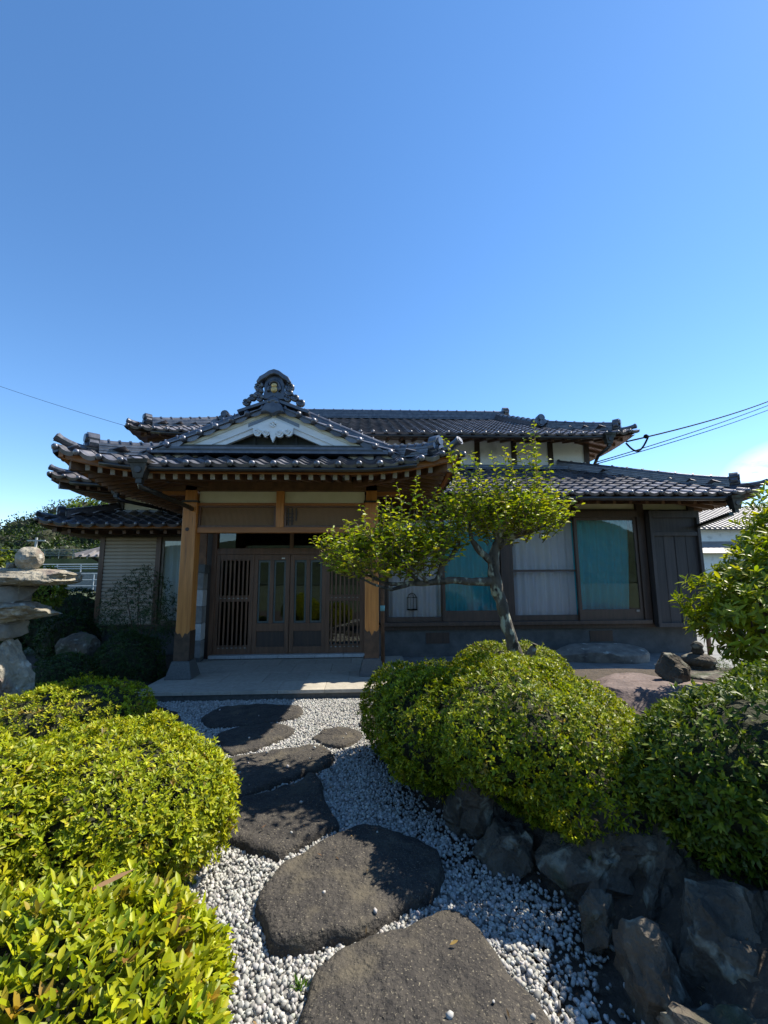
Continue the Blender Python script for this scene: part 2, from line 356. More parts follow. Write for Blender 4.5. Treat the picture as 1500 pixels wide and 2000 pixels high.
# ------------------------------------------------------------------ roof machinery
TW, TE, TL = .265, .235, .30
PX = [0,.03,.06,.095,.135,.18,.225,.275]; PZ = [.022,.043,.045,.028,.006,-.004,.0,.018]
def tile_mb(lip=.03, knob=False):
    m = MB(); n = len(PX)
    m.add([(x,0,z+.032) for x,z in zip(PX,PZ)]+[(x,TL,z) for x,z in zip(PX,PZ)]+[(x,.004,z+.032-lip) for x,z in zip(PX,PZ)],
          [(i,i+1,n+i+1,n+i) for i in range(n-1)]+[(2*n+i,2*n+i+1,i+1,i) for i in range(n-1)]+[(2*n,0,n),(n-1,2*n+n-1,2*n-1)])
    if knob: m.ball((.045,-.008,.042),(.041,.03,.041),10,6)
    return m
tm = tile_mb(); TILE = tm.mesh('roof_tile', M['tile'], False)
EAVE = tile_mb(.055, True).mesh('eave_tile', M['tile'], False)
for me in (TILE, EAVE):
    for p in me.polygons: p.use_smooth = True
    try: me.set_sharp_from_angle(angle=R(40))
    except Exception: pass
def tri_tpl(mb):
    F = []
    for q in mb.f:
        for i in range(1,len(q)-1): F.append((q[0],q[i],q[i+1]))
    return np.array(mb.v,dtype=np.float32), np.array(F,dtype=np.int32)
TPL = tri_tpl(tm); TPLE = tri_tpl(tile_mb(.055, True))
def joined(mats, tpl, rng):
    V0,F0 = tpl; A = np.array([[list(r) for r in m] for m in mats],dtype=np.float32)
    V = np.einsum('nij,vj->nvi',A[:,:3,:3],V0)+A[:,None,:3,3]
    F = F0[None]+(np.arange(len(mats))*len(V0))[:,None,None]
    c = np.repeat(rng.uniform(.72,1.3,(len(mats),1)),len(V0),0)*np.ones((1,3))
    return V.reshape(-1,3), F.reshape(-1,3), c
class Roof:
    def __init__(s, xL, xR, yF, z, prof, A=.2, La=1.3, Ls=1.5, hipL=True, hipR=True):
        s.__dict__.update(locals()); s.W = xR-xL
    def lift(s, a, d): return s.A*max(0,1-a/s.La)**2*max(0,1-max(d,0)/s.Ls)
    def h(s, d): return s.prof(d) if d > 0 else s.prof(.01)*d/.01
    def P(s, face, u, v, off=0):
        if face == 'F':
            a = min(u if s.hipL else 99, s.W-u if s.hipR else 99)
            return Vector((s.xL+u, s.yF+v, s.z+s.h(v)+s.lift(a,v)+off))
        x = s.xL+v if face == 'L' else s.xR-v
        return Vector((x, s.yF+u, s.z+s.h(v)+s.lift(u,v)+off))
    def tilemat(s, face, u, v):
        e = .02; p = s.P(face,u,v); sg = -1 if face == 'L' else 1
        ex = (s.P(face,u+e,v)-s.P(face,u-e,v)).normalized()*sg; ey = (s.P(face,u,v+.1)-s.P(face,u,v)).normalized()
        n = ex.cross(ey).normalized(); ey = n.cross(ex)
        m = Matrix((ex,ey,n)).transposed().to_4x4(); m.translation = p; return m
    def tiles(s, face, u0, u1, vmax, ok):
        """(eave matrices, field matrices)"""
        E_, F_ = [], []; nu = int(round((u1-u0)/TW)); v = -.07; row = 0
        cs = 1/math.sqrt(1+((s.prof(1.)-s.prof(.5))/.5)**2)
        while v < vmax-.08:
            for k in range(nu):
                u = u0+k*TW
                uc = u+(-TW/2 if face == 'L' else TW/2)
                if ok(uc, v+.1): (E_ if row == 0 else F_).append(s.tilemat(face,u,v))
            v += TE*cs; row += 1
        return E_, F_
    def deck(s, name, parent, face, lo, hi, vmax, off=-.012, mt='deck', n=24, nv=6):
        mb = MB().sheet(lambda a,b: s.P(face, lo(b*vmax)+(hi(b*vmax)-lo(b*vmax))*a, b*vmax, off), n, nv)
        return mb.build(name, mt, parent, smooth=True)
def resample(path, step):
    path = [Vector(p) for p in path]; out=[path[0]]; 
    for a,b in zip(path,path[1:]):
        n = max(1,int(round((b-a).length/step)))
        out += [a.lerp(b,(i+1)/n) for i in range(n)]
    return out
def strip(mb, path, wd, z0, z1):
    vs=[]; fs=[]; k=len(path)
    for i,p in enumerate(path):
        d = path[min(i+1,k-1)]-path[max(i-1,0)]; x = Vector((d.y,-d.x,0)).normalized()
        for a,z in ((-wd/2,z0),(wd/2,z0),(wd/2,z1),(-wd/2,z1)): vs.append(p+x*a+Vector((0,0,z)))
    for i in range(k-1):
        for j in range(4): fs.append((i*4+j,i*4+(j+1)%4,(i+1)*4+(j+1)%4,(i+1)*4+j))
    fs += [(3,2,1,0),(4*k-4,4*k-3,4*k-2,4*k-1)]
    return mb.add(vs,fs)
def ridge(parent, path, wd=.2, layers=3, lh=.045, cap_r=.06, cap_len=.24, caps=True, base=-.04, collar=True):
    pts = resample(path,.2)
    z = base
    for i in range(layers):
        w_ = wd-.02*i+(.012 if i%2 else 0)
        strip(MB(),pts,w_,z+.003,z+lh-.006).build('ridge_course','ridge',parent)
        strip(MB(),pts,w_-.03,z+lh-.006,z+lh+.003).build('ridge_joint','deck',parent)
        z += lh
    if not caps: return z
    cp = resample(path,cap_len)
    for a,b in zip(cp,cp[1:]):
        o = Vector((0,0,z)); mb = MB().tube([a+o,b+o],[cap_r,cap_r],9,True,True)
        if collar: mb.tube([a+o,a.lerp(b,.09)+o],[cap_r*1.32,cap_r*1.28],9,True,True)
        mb.build('ridge_cap','ridge',parent,smooth=False)
    return z+cap_r
def ridge_end(parent, p, d, s=1.0):
    """stacked round end tile of a ridge: p base point, d horizontal outward direction"""
    d = Vector((d[0],d[1],0)).normalized(); p = Vector(p); mb = MB()
    for z,r in ((.055,.075),(.165,.085)):
        mb.tube([p+Vector((0,0,z*s))-d*.07*s, p+Vector((0,0,z*s))+d*.06*s],[r*s,r*s],12)
        mb.tube([p+Vector((0,0,z*s))+d*.06*s, p+Vector((0,0,z*s))+d*.085*s],[r*.72*s,r*.66*s],12)
    x = Vector((d.y,-d.x,0))
    for sg in (-1,1): mb.tube([p+x*sg*.08*s+Vector((0,0,.09*s))-d*.05*s, p+x*sg*.08*s+Vector((0,0,.09*s))+d*.05*s],[.05*s,.05*s],10)
    mb.build('ridge_end_tile','ridge',parent)
def corner_tip(parent, pts, r=.07):
    mb = MB().tube(pts,[r*.9]*(len(pts)-1)+[r*1.12],12)
    a,b = Vector(pts[-2]),Vector(pts[-1]); d=(b-a).normalized()
    mb.tube([b,b+d*.012],[r*.8,r*.75],12); mb.build('corner_tile','ridge',parent)
def eaves(parent, rf, faces, under, depth, sp=.155, rw=.06, rh=.075, inset=.2, zoff=-.1, uslope=.2, ends=False, fascia='beam', u_lim=(0,99), mt='rafter', fh=.1, board='rafter', side_len=4.):
    """soffit boards, rafters and fascia under a Roof"""
    def U(face,u,v,o=0):
        p = rf.P(face,u,v); q = rf.P(face,u,0); p.z = q.z*(1-min(1,v/depth))+ (rf.z)*min(1,v/depth) + zoff + uslope*v + o
        return p
    for fc in faces:
        ul = rf.W if fc == 'F' else side_len
        a0 = max(0,u_lim[0]) if fc == 'F' else 0; a1 = min(ul,u_lim[1]) if fc == 'F' else ul
        hl = (rf.hipL if fc == 'F' else True); hr = (rf.hipR if fc == 'F' else False)
        lo = lambda v: a0+(v if hl and a0 == 0 else 0); hi = lambda v: a1-(v if hr and a1 >= ul-.01 else 0)
        MB().sheet(lambda a,b: U(fc,lo(b*depth)+(hi(b*depth)-lo(b*depth))*a,b*depth,.0),26,4).build('soffit_board',board,parent)
        n = int((a1-a0)/sp)
        for k in range(1,n):
            u = a0+k*sp; lim = depth
            if hl and a0 == 0: lim = min(lim,u)
            if hr and a1 >= ul-.01: lim = min(lim,ul-u)
            if lim < inset+.12: continue
            p,q = U(fc,u,inset,-rh/2-.002),U(fc,u,lim,-rh/2-.002)
            ro = MB().bar(p,q,rw,rh).build('rafter',mt,parent)
            if ends and fc == 'F':
                d=(p-q).normalized(); MB().bar(p+d*.012,p+d*.0005,rw*.92,rh*.92).build('rafter_end','raft_end',ro)
        pts = [rf.P(fc,a0+(a1-a0)*i/30.,.05,0) for i in range(31)]
        for p in pts: p.z += zoff+.065
        strip(MB(),pts,.05,-fh,.0).build('fascia_board',fascia,parent)
    return U
rng = np.random.default_rng(7)

# ------------------------------------------------------------------ the house
H = thing('house',(1.0,9.0,0),'single-storey timber house with black glazed tile roofs, white plaster and a gabled entrance porch','house')
H_ = H
def kids(mats, name, mesh, parent):
    for m in mats:
        a,b,c = rng.normal(0,1,3); inst(name, mesh, parent, m @ Matrix.Translation((.002*a,.004*b,.002*abs(c))) @ Matrix.Rotation(.008*a,4,'Z') @ Matrix.Rotation(.01*b,4,'Y'))
def field(mats, tpl, parent, name='tile_field'):
    V,F,c = joined(mats,tpl,rng); me = np_mesh(name,V,F,M['tile_far'],True,c)
    try: me.set_sharp_from_angle(angle=R(40))
    except Exception: pass
    o = inst(name,me,parent,Matrix.Identity(4)); o['kind']='stuff'; return o

# ---- porch roof
XC = -1.27
PR = Roof(-3.77,1.23,5.4,2.96,lambda d:.36*d+.02*d*d,A=.2,La=1.35,Ls=1.5)
W = PR.W; RAKE, PED = 6.0, 6.2
proof = PR.deck('porch_roof',H,'F',lambda v:v,lambda v:W-v,.86)
E_,F_ = PR.tiles('F',-.03,W,.86,lambda u,v: v <= min(u,W-u)+.08)
kids(E_,'eave_tile',EAVE,proof); kids(F_,'roof_tile',TILE,proof)
for fc in 'LR':
    PR.deck('side_slope',proof,fc,lambda v:min(v,RAKE-5.4),lambda v:4.3,2.5,n=30,nv=14)
    off = TW if fc == 'L' else 0
    e1,f1 = PR.tiles(fc,0.02+off,4.2+off,2.4,lambda u,v: v <= u+.08 if u < RAKE-5.4+.05 else True)
    field(e1,TPLE,proof,'side_eave_field'); field(f1,TPL,proof)
# front edge closing under the rakes
def zr(x): return PR.z+PR.prof(2.5-abs(x-XC))
for sg in (-1,1):
    # rake tiles
    mb = MB(); n=7
    for i in range(n+1):
        t=i/n; s=t*.262; zz=.075-.055*math.sin(math.pi*min(1,t*1.02))*(1 if t<1 else 1)+.02*t
        mb.v += [(s*sg,0,zz),(s*sg,.27,zz),(s*sg,.004,zz-.075)]
    for i in range(n):
        a=3*i; b=a+3
        mb.f += [(a,b,b+1,a+1),(a+2,b+2,b,a)] if sg>0 else [(a,a+1,b+1,b),(a+2,a,b,b+2)]
    mb.ball((.235*sg,-.015,.03),(.046,.05,.046),10,6)
    RT = mb.mesh('rake_tile',M['tile'],True)
    try: RT.set_sharp_from_angle(angle=R(45))
    except Exception: pass
    x = XC+sg*.13
    while abs(x-XC) < 1.82:
        x1 = x+sg*.235; sl = math.atan2(zr(x1)-zr(x), abs(x1-x))
        d = math.cos(sl)
        Mx = Matrix.Translation((x,RAKE-.03,zr(x)+.0)) @ Matrix.Rotation(-sl*sg,4,'Y')
        inst('rake_tile',RT,proof,Mx); x += sg*.235*d
    # bargeboards (double, white) and blue-grey inset near the apex
    def band(t0,t1,xa,xb,y0,y1,name,mt,k=12):
        b=MB(); P=[]
        xs=[xa+(xb-xa)*i/k for i in range(k+1)]
        P=[(XC+sg*q,zr(XC+sg*q)-t0) for q in xs]+[(XC+sg*q,zr(XC+sg*q)-t1) for q in reversed(xs)]
        return b.prism(P,y0,y1).build(name,mt,proof)
    band(.02,.07,.0,1.72,RAKE+.02,RAKE+.10,'rake_fillet','plaster')
    bb = band(.07,.175,.0,1.42,RAKE+.04,RAKE+.10,'bargeboard','barge')
    band(.175,.25,.0,1.25,RAKE+.06,RAKE+.12,'bargeboard','barge')
    band(.082,.135,.03,.36,RAKE+.034,RAKE+.06,'bargeboard_inset','slate',4)
    band(.0,.02,.0,2.2,RAKE+.03,RAKE+.26,'rake_bed','deck')
    # soffit under the rake, from barge to pediment
    MB().sheet(lambda a,b,sg=sg:(XC+sg*1.75*a,RAKE+.1+.25*b,zr(XC+sg*1.75*a)-.06),10,1).build('rake_soffit','plaster',proof)
    # descending ridge and corner ridge
    path=[(XC+sg*(.1+1.62*i/10),RAKE+.25,zr(XC+sg*(.1+1.62*i/10))+.11) for i in range(11)]
    ridge(proof,path,.2,3,.04,.055,.24,base=-.05)
    dr=[]
    for i in range(8):
        d=.95-.66*i/7; x=(PR.xL+d) if sg<0 else (PR.xR-d)
        p=PR.P('F',d if sg<0 else W-d,d); dr.append(p+Vector((0,0,.07)))
    ridge(proof,dr,.24,4,.036,.062,.21,base=-.06)
    dd=Vector((sg,-1,0)); ridge_end(proof,dr[-1]+dd.normalized()*.06-Vector((0,0,.03)),dd,1.0)
    tip=[PR.P('F',(d if sg<0 else W-d),d,.055+max(0,.26-d)**2*1.3) for d in (.28,.2,.13,.07,.02,-.02)]
    corner_tip(proof,tip,.056)
# pediment wall, foot courses
pd=[(XC-1.45,3.30)]+[(XC+1.4*(i/10-1),zr(XC+1.4*(i/10-1))-.05) for i in range(0,21)]+[(XC+1.45,3.30)]
MB().prism(pd,PED,PED+.05).build('gable_wall','gableboard',proof)
for k in range(4): B('gable_foot_course','deck' if k%2 else 'tile',proof,XC-1.62+.07*k,XC+1.62-.07*k,RAKE-.1+.03*k,PED+.02,3.27+.037*k,3.303+.037*k)
for k in range(-4,5): MB().bar((XC+k*.3,PED-.02,3.43),(XC+k*.3,PED-.02,3.9-.36*abs(k*.3)-.1),.03,.02,(0,1,0)).build('gable_batten','gableboard',proof)
# pendant ornament (gegyo)
P=[]; import itertools
def lobes():
    pts=[]
    cs=[(-.21,.1,.062),(-.095,.085,.06),(.0,.06,.05),(.095,.085,.06),(.21,.1,.062)]
    top=[(.285,.17),(.0,.30),(-.285,.17)]
    out=[]
    for cx,cz,r in cs:
        if cx == 0: out += [(-.05,.06),(-.03,.02),(.0,-.045),(.03,.02),(.05,.06)]
        else: out += [(cx+r*math.cos(a),cz+r*math.sin(a)) for a in [R(180+20*i) for i in range(10)]]
    return out+top
gz=3.50
ge=MB().prism([(XC+a,gz+b) for a,b in lobes()],RAKE-.02,RAKE+.03).build('gable_pendant','barge',proof)
mb=MB()
for cx,cz,r in [(-.21,.1,.045),(-.095,.085,.042),(.095,.085,.042),(.21,.1,.045)]:
    pts=[(XC+cx+math.cos(a)*r*(1-a/14),RAKE-.024,gz+cz+math.sin(a)*r*(1-a/14)) for a in [i*.5 for i in range(20)]]
    mb.tube(pts,.009,6)
mb.tube([(XC+.035*math.cos(a),RAKE-.026,gz+.215+.035*math.sin(a)) for a in [i*math.pi/8 for i in range(17)]],.014,6)
mb.ball((XC,RAKE-.024,gz+.215),.016,8,5); mb.build('pendant_scroll','barge',ge,smooth=True)
# ridge running back and the end ornament (onigawara)
ridge(proof,[(XC,6.12,zr(XC)+.1),(XC,9.7,zr(XC)+.1)],.26,4,.045,.075,.26,base=-.05)
oy=6.0; oz=zr(XC)+.02
orn=MB().prism([(XC-.16,oz+.08),(XC+.16,oz+.08),(XC+.14,oz+.22),(XC+.15,oz+.3),(XC+.1,oz+.44),(XC-.1,oz+.44),(XC-.15,oz+.3),(XC-.14,oz+.22)],oy-.02,oy+.14).build('ridge_ornament','ridge',proof,bevel=.012)
arch=[(-.27,.33),(-.22,.41),(-.15,.45),(-.08,.5),(0,.525),(.08,.5),(.15,.45),(.22,.41),(.27,.33),(.225,.31),(.2,.345),(.13,.385),(.07,.43),(0,.45),(-.07,.43),(-.13,.385),(-.2,.345),(-.225,.31)]
MB().prism([(XC+a*.92,oz+b-.01) for a,b in arch],oy-.08,oy+.16).build('ornament_hood','ridge',orn,bevel=.012)
MB().tube([(XC+.085*math.cos(a),oy-.03,oz+.245+.105*math.sin(a)) for a in [R(-30+15*i) for i in range(17)]],.022,8).build('niche_frame','ridge',orn,smooth=True)
MB().ball((XC,oy-.028,oz+.225),(.05,.02,.05),12,8).ball((XC,oy-.032,oz+.285),(.045,.02,.035),12,8).ball((XC,oy-.04,oz+.205),(.028,.02,.02),10,6).build('gilded_emblem','gold',orn,smooth=True)
for sg in (-1,1):
    mb=MB()
    for cx,cz,r in [(.225,.27,.06),(.215,.185,.05),(.3,.11,.052),(.385,.035,.055),(.2,.095,.045)]:
        pts=[]
        for i in range(26):
            a=i*.42; q=r*(1-a/13.5); pts.append((XC+sg*(cx+math.cos(a+2)*q),oy-.02,oz+cz+math.sin(a+2)*q))
        mb.tube(pts,[.026-.0006*i for i in range(26)],7)
        mb.ball((XC+sg*cx,oy+.02,oz+cz),(r,.045,r),10,6)
    mb.build('ornament_scroll','ridge',orn,smooth=True)
    # verge noshi at either side of the apex
    MB().bar((XC+sg*.02,oy+.06,oz+.07),(XC+sg*.5,oy+.06,oz-.11),.2,.04,(0,0,1)).build('ornament_base','ridge',orn)
MB().ball((XC,oy-.05,oz+.045),(.085,.06,.07),10,7).ball((XC-.05,oy-.075,oz+.02),(.04,.04,.04),8,6).ball((XC+.05,oy-.075,oz+.02),(.04,.04,.04),8,6).build('ornament_boss','ridge',orn,smooth=True)
MB().prism([(XC+a,zr(XC)+b) for a,b in [(-.17,-.12),(-.13,-.02),(-.06,.05),(.06,.05),(.13,-.02),(.17,-.12),(.09,-.11),(0,-.15),(-.09,-.11)]],RAKE-.1,RAKE+.0).build('apex_tile','ridge',orn,bevel=.015)

# porch eaves
PU = eaves(proof,PR,'FLR',None,1.5,inset=.12,zoff=-.085,uslope=.19,ends=True,side_len=3.6,fh=.085,rh=.085)
for sg in (-1,1):
    a=PU('F',.1 if sg<0 else W-.1,.1,-.06); b=PU('F',1.35 if sg<0 else W-1.35,1.35,-.1)
    MB().bar(a,b,.1,.14).build('corner_rafter','rafter',proof)
# gutter + hopper
gpts=[PR.P('F',.55+(W-1.1)*i/30.,-.05,-.035) for i in range(31)]
MB().tube(gpts,.03,8).build('gutter','gutter',proof,smooth=True)
def hopper(x,y,z,s,parent):
    hp=MB().frustum(x,y,.055*s,.055*s,z-.2*s,.1*s,.075*s,z-.02*s).frustum(x,y,.115*s,.09*s,z-.02*s,.125*s,.1*s,z+.03*s).box(x-.035*s,x+.035*s,y-.035*s,y+.035*s,z-.26*s,z-.2*s).build('rain_hopper','copper',parent)
    MB().tube([(x,y-.07*s,z-.1*s),(x,y-.08*s,z-.1*s)],[.045*s,.04*s],14).build('hopper_boss','gutter',hp)
    return hp
hp=hopper(-2.72,5.34,2.98,1.0,proof)
MB().tube([(-2.72,5.34,2.75),(-2.72,5.36,2.68),(-2.66,5.6,2.66),(-2.6,6.5,2.62),(-2.62,6.95,2.6)],.035,8).build('rain_pipe','copper',hp,smooth=True)

# ---- porch frame
PYF=6.7
def post(x,y,wd,z0,z1,nm='porch_post',mt='post',b=.012): return B(nm,mt,H,x-wd/2,x+wd/2,y,y+wd,z0,z1,bevel=b)
for px in (-2.64,.135):
    po=post(px,PYF,.21,.36,2.72)
    MB().frustum(px,PYF+.105,.19,.19,.13,.125,.125,.375).build('post_plinth','granite_dark',po,bevel=.01)
    bt=MB()
    for (fx,fy) in ((0,-1),(1,0),(-1,0)):
        pass
    e=.111
    pts=[(-e,.376),(e,.376),(e,.80),(.07,.755),(.035,.77),(0,.70),(-.035,.77),(-.07,.755),(-e,.80)]
    bt.prism([(px+a,z) for a,z in pts],PYF-.006,PYF+.0)
    for sx in (-1,1): bt.box(px+sx*.1055-.004,px+sx*.1055+.004,PYF-.004,PYF+.214,.376,.8)
    bt.build('post_boot','boot',po)
    MB().box(px-.085,px+.085,PYF+.02,PYF+.19,2.72,3.0).build('post_head','post',po)
    MB().box(px-.12,px+.12,PYF-.012,PYF+.22,2.72,2.745).build('post_cap_plate','copper',po)
    for q in range(5): B('side_beam','beam',H,px-.07,px+.07,6.92,8.25,2.93,3.08) if q==0 else None
MB().tube([(-2.66,PYF-.002,2.3),(-2.66,PYF-.006,2.3)],[.03,.024],14).build('wood_knot','darkwood',H)
x0,x1=-2.535,.03
B('tie_beam','beam',H,x0,x1,6.74,6.88,2.25,2.335,bevel=.006)
B('lattice_rail','beam',H,x0,x1,6.75,6.87,2.675,2.715,bevel=.004)
B('plate_beam','rafter',H,-3.35,.85,6.72,6.9,2.9,3.06,bevel=.006)
B('lattice_mullion','post',H,-1.345,-1.225,6.735,6.885,2.336,2.9,bevel=.004)
for a,b in ((x0,-1.345),(-1.225,x1)):
    B('plaster_panel','plaster',H,a+.002,b-.002,6.79,6.83,2.716,2.899)
    fr=MB().box(a+.001,b-.001,6.77,6.85,2.336,2.365).box(a+.001,b-.001,6.77,6.85,2.648,2.674).box(a+.001,a+.035,6.77,6.85,2.3651,2.6479).box(b-.035,b-.001,6.77,6.85,2.3651,2.6479).build('lattice_frame','brownwood',H)
    B('lattice_back','lattback',fr,a+.035,b-.035,6.825,6.835,2.366,2.647)
    SL=MB().box(0,.009,0,.014,0,.281).mesh('lattice_slat',M['lattice'])
    n=int((b-a-.08)/.0185)
    for k in range(n): inst('lattice_slat',SL,fr,Matrix.Translation((a+.04+k*.0185,6.806,2.366)))
# decorative plum-blossom frame in the right-hand lattice
fr=MB()
for dx in (0,.055,.12): fr.box(-1.17+dx,-1.15+dx,6.79,6.806,2.37 if dx<.1 else 2.44,2.64)
for dz in (0,.055,.11): fr.box(-1.19,-1.08,6.785,6.79,2.43+dz,2.445+dz)
fr.build('lattice_emblem','darkwood',H)
for sg,px in ((-1,-3.1),(1,.6)):
    B('bracket_beam','beam',H,min(px,px-sg*.42),max(px,px-sg*.42),6.78,6.86,2.84,2.9)
B('porch_ceiling','darkwood',H,-2.6,.1,6.92,8.2,2.87,2.89)

# ---- door wall (y = 8.2)
DY=8.2
thr=B('door_threshold','kerb',H,-2.72,.06,8.08,8.34,.13,.15)
for a,b in zip([-2.72,-2.15,-1.5,-.85,-.35],[-2.15,-1.5,-.85,-.35,.06]): B('threshold_stone','sillstone',thr,a+.003,b-.003,8.06,8.2,.151,.205,bevel=.004)
B('door_jamb','brownwood',H,-2.76,-2.68,DY-.05,DY+.1,.15,2.87); B('door_jamb','brownwood',H,.01,.09,DY-.05,DY+.1,.15,2.87)
B('door_head','brownwood',H,-2.68,.01,DY-.04,DY+.1,1.985,2.1,bevel=.004)
B('transom_head','brownwood',H,-2.68,.01,DY-.03,DY+.1,2.55,2.87)
B('transom_mullion','brownwood',H,-1.36,-1.29,DY-.02,DY+.06,2.1,2.55)
B('transom_pane','doorglass',H,-2.68,-1.36,DY+.02,DY+.026,2.1,2.55); B('transom_pane','doorglass',H,-1.29,.01,DY+.02,DY+.026,2.1,2.55)
def leaf_door(a,b):
    d=MB(); st=.075
    d.box(a,a+st,DY-.02,DY+.03,.206,1.984).box(b-st,b,DY-.02,DY+.03,.206,1.984)
    d.box(a+st,b-st,DY-.018,DY+.028,1.88,1.984).box(a+st,b-st,DY-.018,DY+.028,.206,.33).box(a+st,b-st,DY-.018,DY+.028,.6,.74)
    mx=(a+b)/2; d.box(mx-.035,mx+.035,DY-.018,DY+.028,.74,1.88)
    o=d.build('door','brownwood',H,bevel=.004)
    B('door_panel','darkwood',o,a+st,b-st,DY+.005,DY+.02,.33,.6)
    for p,q in ((a+st,mx-.035),(mx+.035,b-st)):
        g=B('door_pane','doorglass',o,p,q,DY+.008,DY+.013,.74,1.88)
        e=.035
        MB().box(p+.004,q-.004,DY+.003,DY+.006,.745,.745+e).box(p+.004,q-.004,DY+.003,DY+.006,1.875-e,1.875).box(p+.004,p+e,DY+.003,DY+.006,.745+e,1.875-e).box(q-e,q-.004,DY+.003,DY+.006,.745+e,1.875-e).build('pane_border','dooretch',g)
    return o
dl=leaf_door(-2.0,-1.345); leaf_door(-1.335,-.68)
B('door_notice','paper',dl,-1.5,-1.44,DY-.023,DY-.0205,1.9,1.925)
def slat_panel(a,b):
    d=MB(); st=.07
    d.box(a,a+st,DY-.03,DY+.04,.206,1.984).box(b-st,b,DY-.03,DY+.04,.206,1.984)
    d.box(a+st,b-st,DY-.028,DY+.038,1.87,1.984).box(a+st,b-st,DY-.028,DY+.038,.206,.36).box(a+st,b-st,DY-.028,DY+.038,1.13,1.24)
    o=d.build('slatted_door','brownwood',H,bevel=.003)
    B('slat_pane','doorglass',o,a+st,b-st,DY+.02,DY+.025,.36,1.87)
    n=7; wd=(b-a-2*st)
    for k in range(n):
        x=a+st+wd*(k+.5)/n
        for z0,z1 in ((.33,1.16),(1.2,1.9)):
            s=B('door_slat','brownwood',o,x-.014,x+.014,DY-.05,DY-.03,z0,z1)
            B('slat_end','raft_end',s,x-.015,x+.015,DY-.052,DY-.0302,z0-.018,z0-.0005); 
slat_panel(-2.68,-2.0); slat_panel(-.68,.01)
# hall behind the doors
def room(name,x0,x1,y0,y1,z0,z1,mt='room'):
    m=MB(); m.add([(x0,y0,z0),(x1,y0,z0),(x1,y1,z0),(x0,y1,z0),(x0,y0,z1),(x1,y0,z1),(x1,y1,z1),(x0,y1,z1)],[(0,1,2,3),(7,6,5,4),(1,2,6,5),(2,3,7,6),(3,0,4,7)])
    return m.build(name,mt,H)
room('entrance_hall',-2.75,.08,8.3,11,.16,2.86)
# left flank of the porch: stacked stone pier, pipes
pr=B('stone_pier','granite_dark',H,-3.0,-2.8,7.9,8.1,.13,.2)
for k in range(5): B('pier_stone','sillstone' if k%2 else 'concrete',pr,-3.0+.004*(k%2),-2.8,7.9-.004*(k%3),8.1,.202+.29*k,.487+.29*k,bevel=.008)
B('pier_cap','granite_dark',pr,-3.02,-2.78,7.88,8.12,1.652,1.8,bevel=.01)
B('flank_panel','rafter',H,-2.98,-2.8,7.95,8.0,1.8,2.87)
MB().tube([(-2.96,7.5,.13),(-2.96,7.5,2.75)],.035,10).build('downpipe','rafter',H,smooth=True)
dp=MB().tube([(.33,7.45,.13),(.33,7.45,2.9)],.035,10).build('downpipe','rafter',H,smooth=True)
MB().tube([(.33,7.45,1.0),(.33,7.45,1.09)],.04,10).build('pipe_tape','tape',dp,smooth=True)
B('flank_wall','darkwood',H,-3.0,-2.76,8.32,9.6,.1,3.05)
# ---- right wing roof (lower main roof)
lin=lambda s:(lambda d:s*d)
WR=Roof(.9,7.1,7.3,2.98,lin(.42),A=.1,La=1.0,Ls=1.5,hipL=False)
wroof=WR.deck('wing_roof',H,'F',lambda v:0,lambda v:WR.W-v,2.5)
E_,F_=WR.tiles('F',0,WR.W,2.45,lambda u,v: v<=WR.W-u+.08)
kids(E_,'eave_tile',EAVE,wroof); kids(F_,'roof_tile',TILE,wroof)
print('tiles',len(E_),len(F_))
WR.deck('side_slope',wroof,'R',lambda v:v,lambda v:5,1.8)
e1,f1=WR.tiles('R',0,5,1.75,lambda u,v:v<=u+.08); field(e1+f1,TPL,wroof)
hp=[]
for i in range(12):
    d=2.5-2.2*i/11; hp.append(WR.P('F',WR.W-d,d,.07))
ridge(wroof,hp,.24,4,.038,.062,.25,base=-.06); ridge_end(wroof,hp[-1]+Vector((.05,-.05,-.03)),(1,-1),1.0)
corner_tip(wroof,[WR.P('F',WR.W-d,d,.05+max(0,.26-d)**2*.7) for d in (.28,.2,.12,.05,-.02,-.08)],.054)
WU=eaves(wroof,WR,'FR',None,1.15,sp=.3,inset=.18,zoff=-.1,uslope=.16,fascia='rafter',fh=.08,side_len=4)
MB().tube([WR.P('F',.0+(WR.W-.5)*i/20.,-.05,-.07) for i in range(21)],.04,8).build('gutter','gutter',wroof,smooth=True)
hp2=hopper(6.52,7.24,2.9,1.0,wroof)
MB().bar((6.45,7.25,2.62),(6.6,8.3,2.5),.07,.06).build('rain_pipe','copper',hp2)
B('wall_flashing','ridge',wroof,.9,5.2,9.66,9.78,4.03,4.1)
ridge(wroof,[(1.0,9.62,4.0),(4.7,9.62,4.0)],.24,2,.04,caps=False)
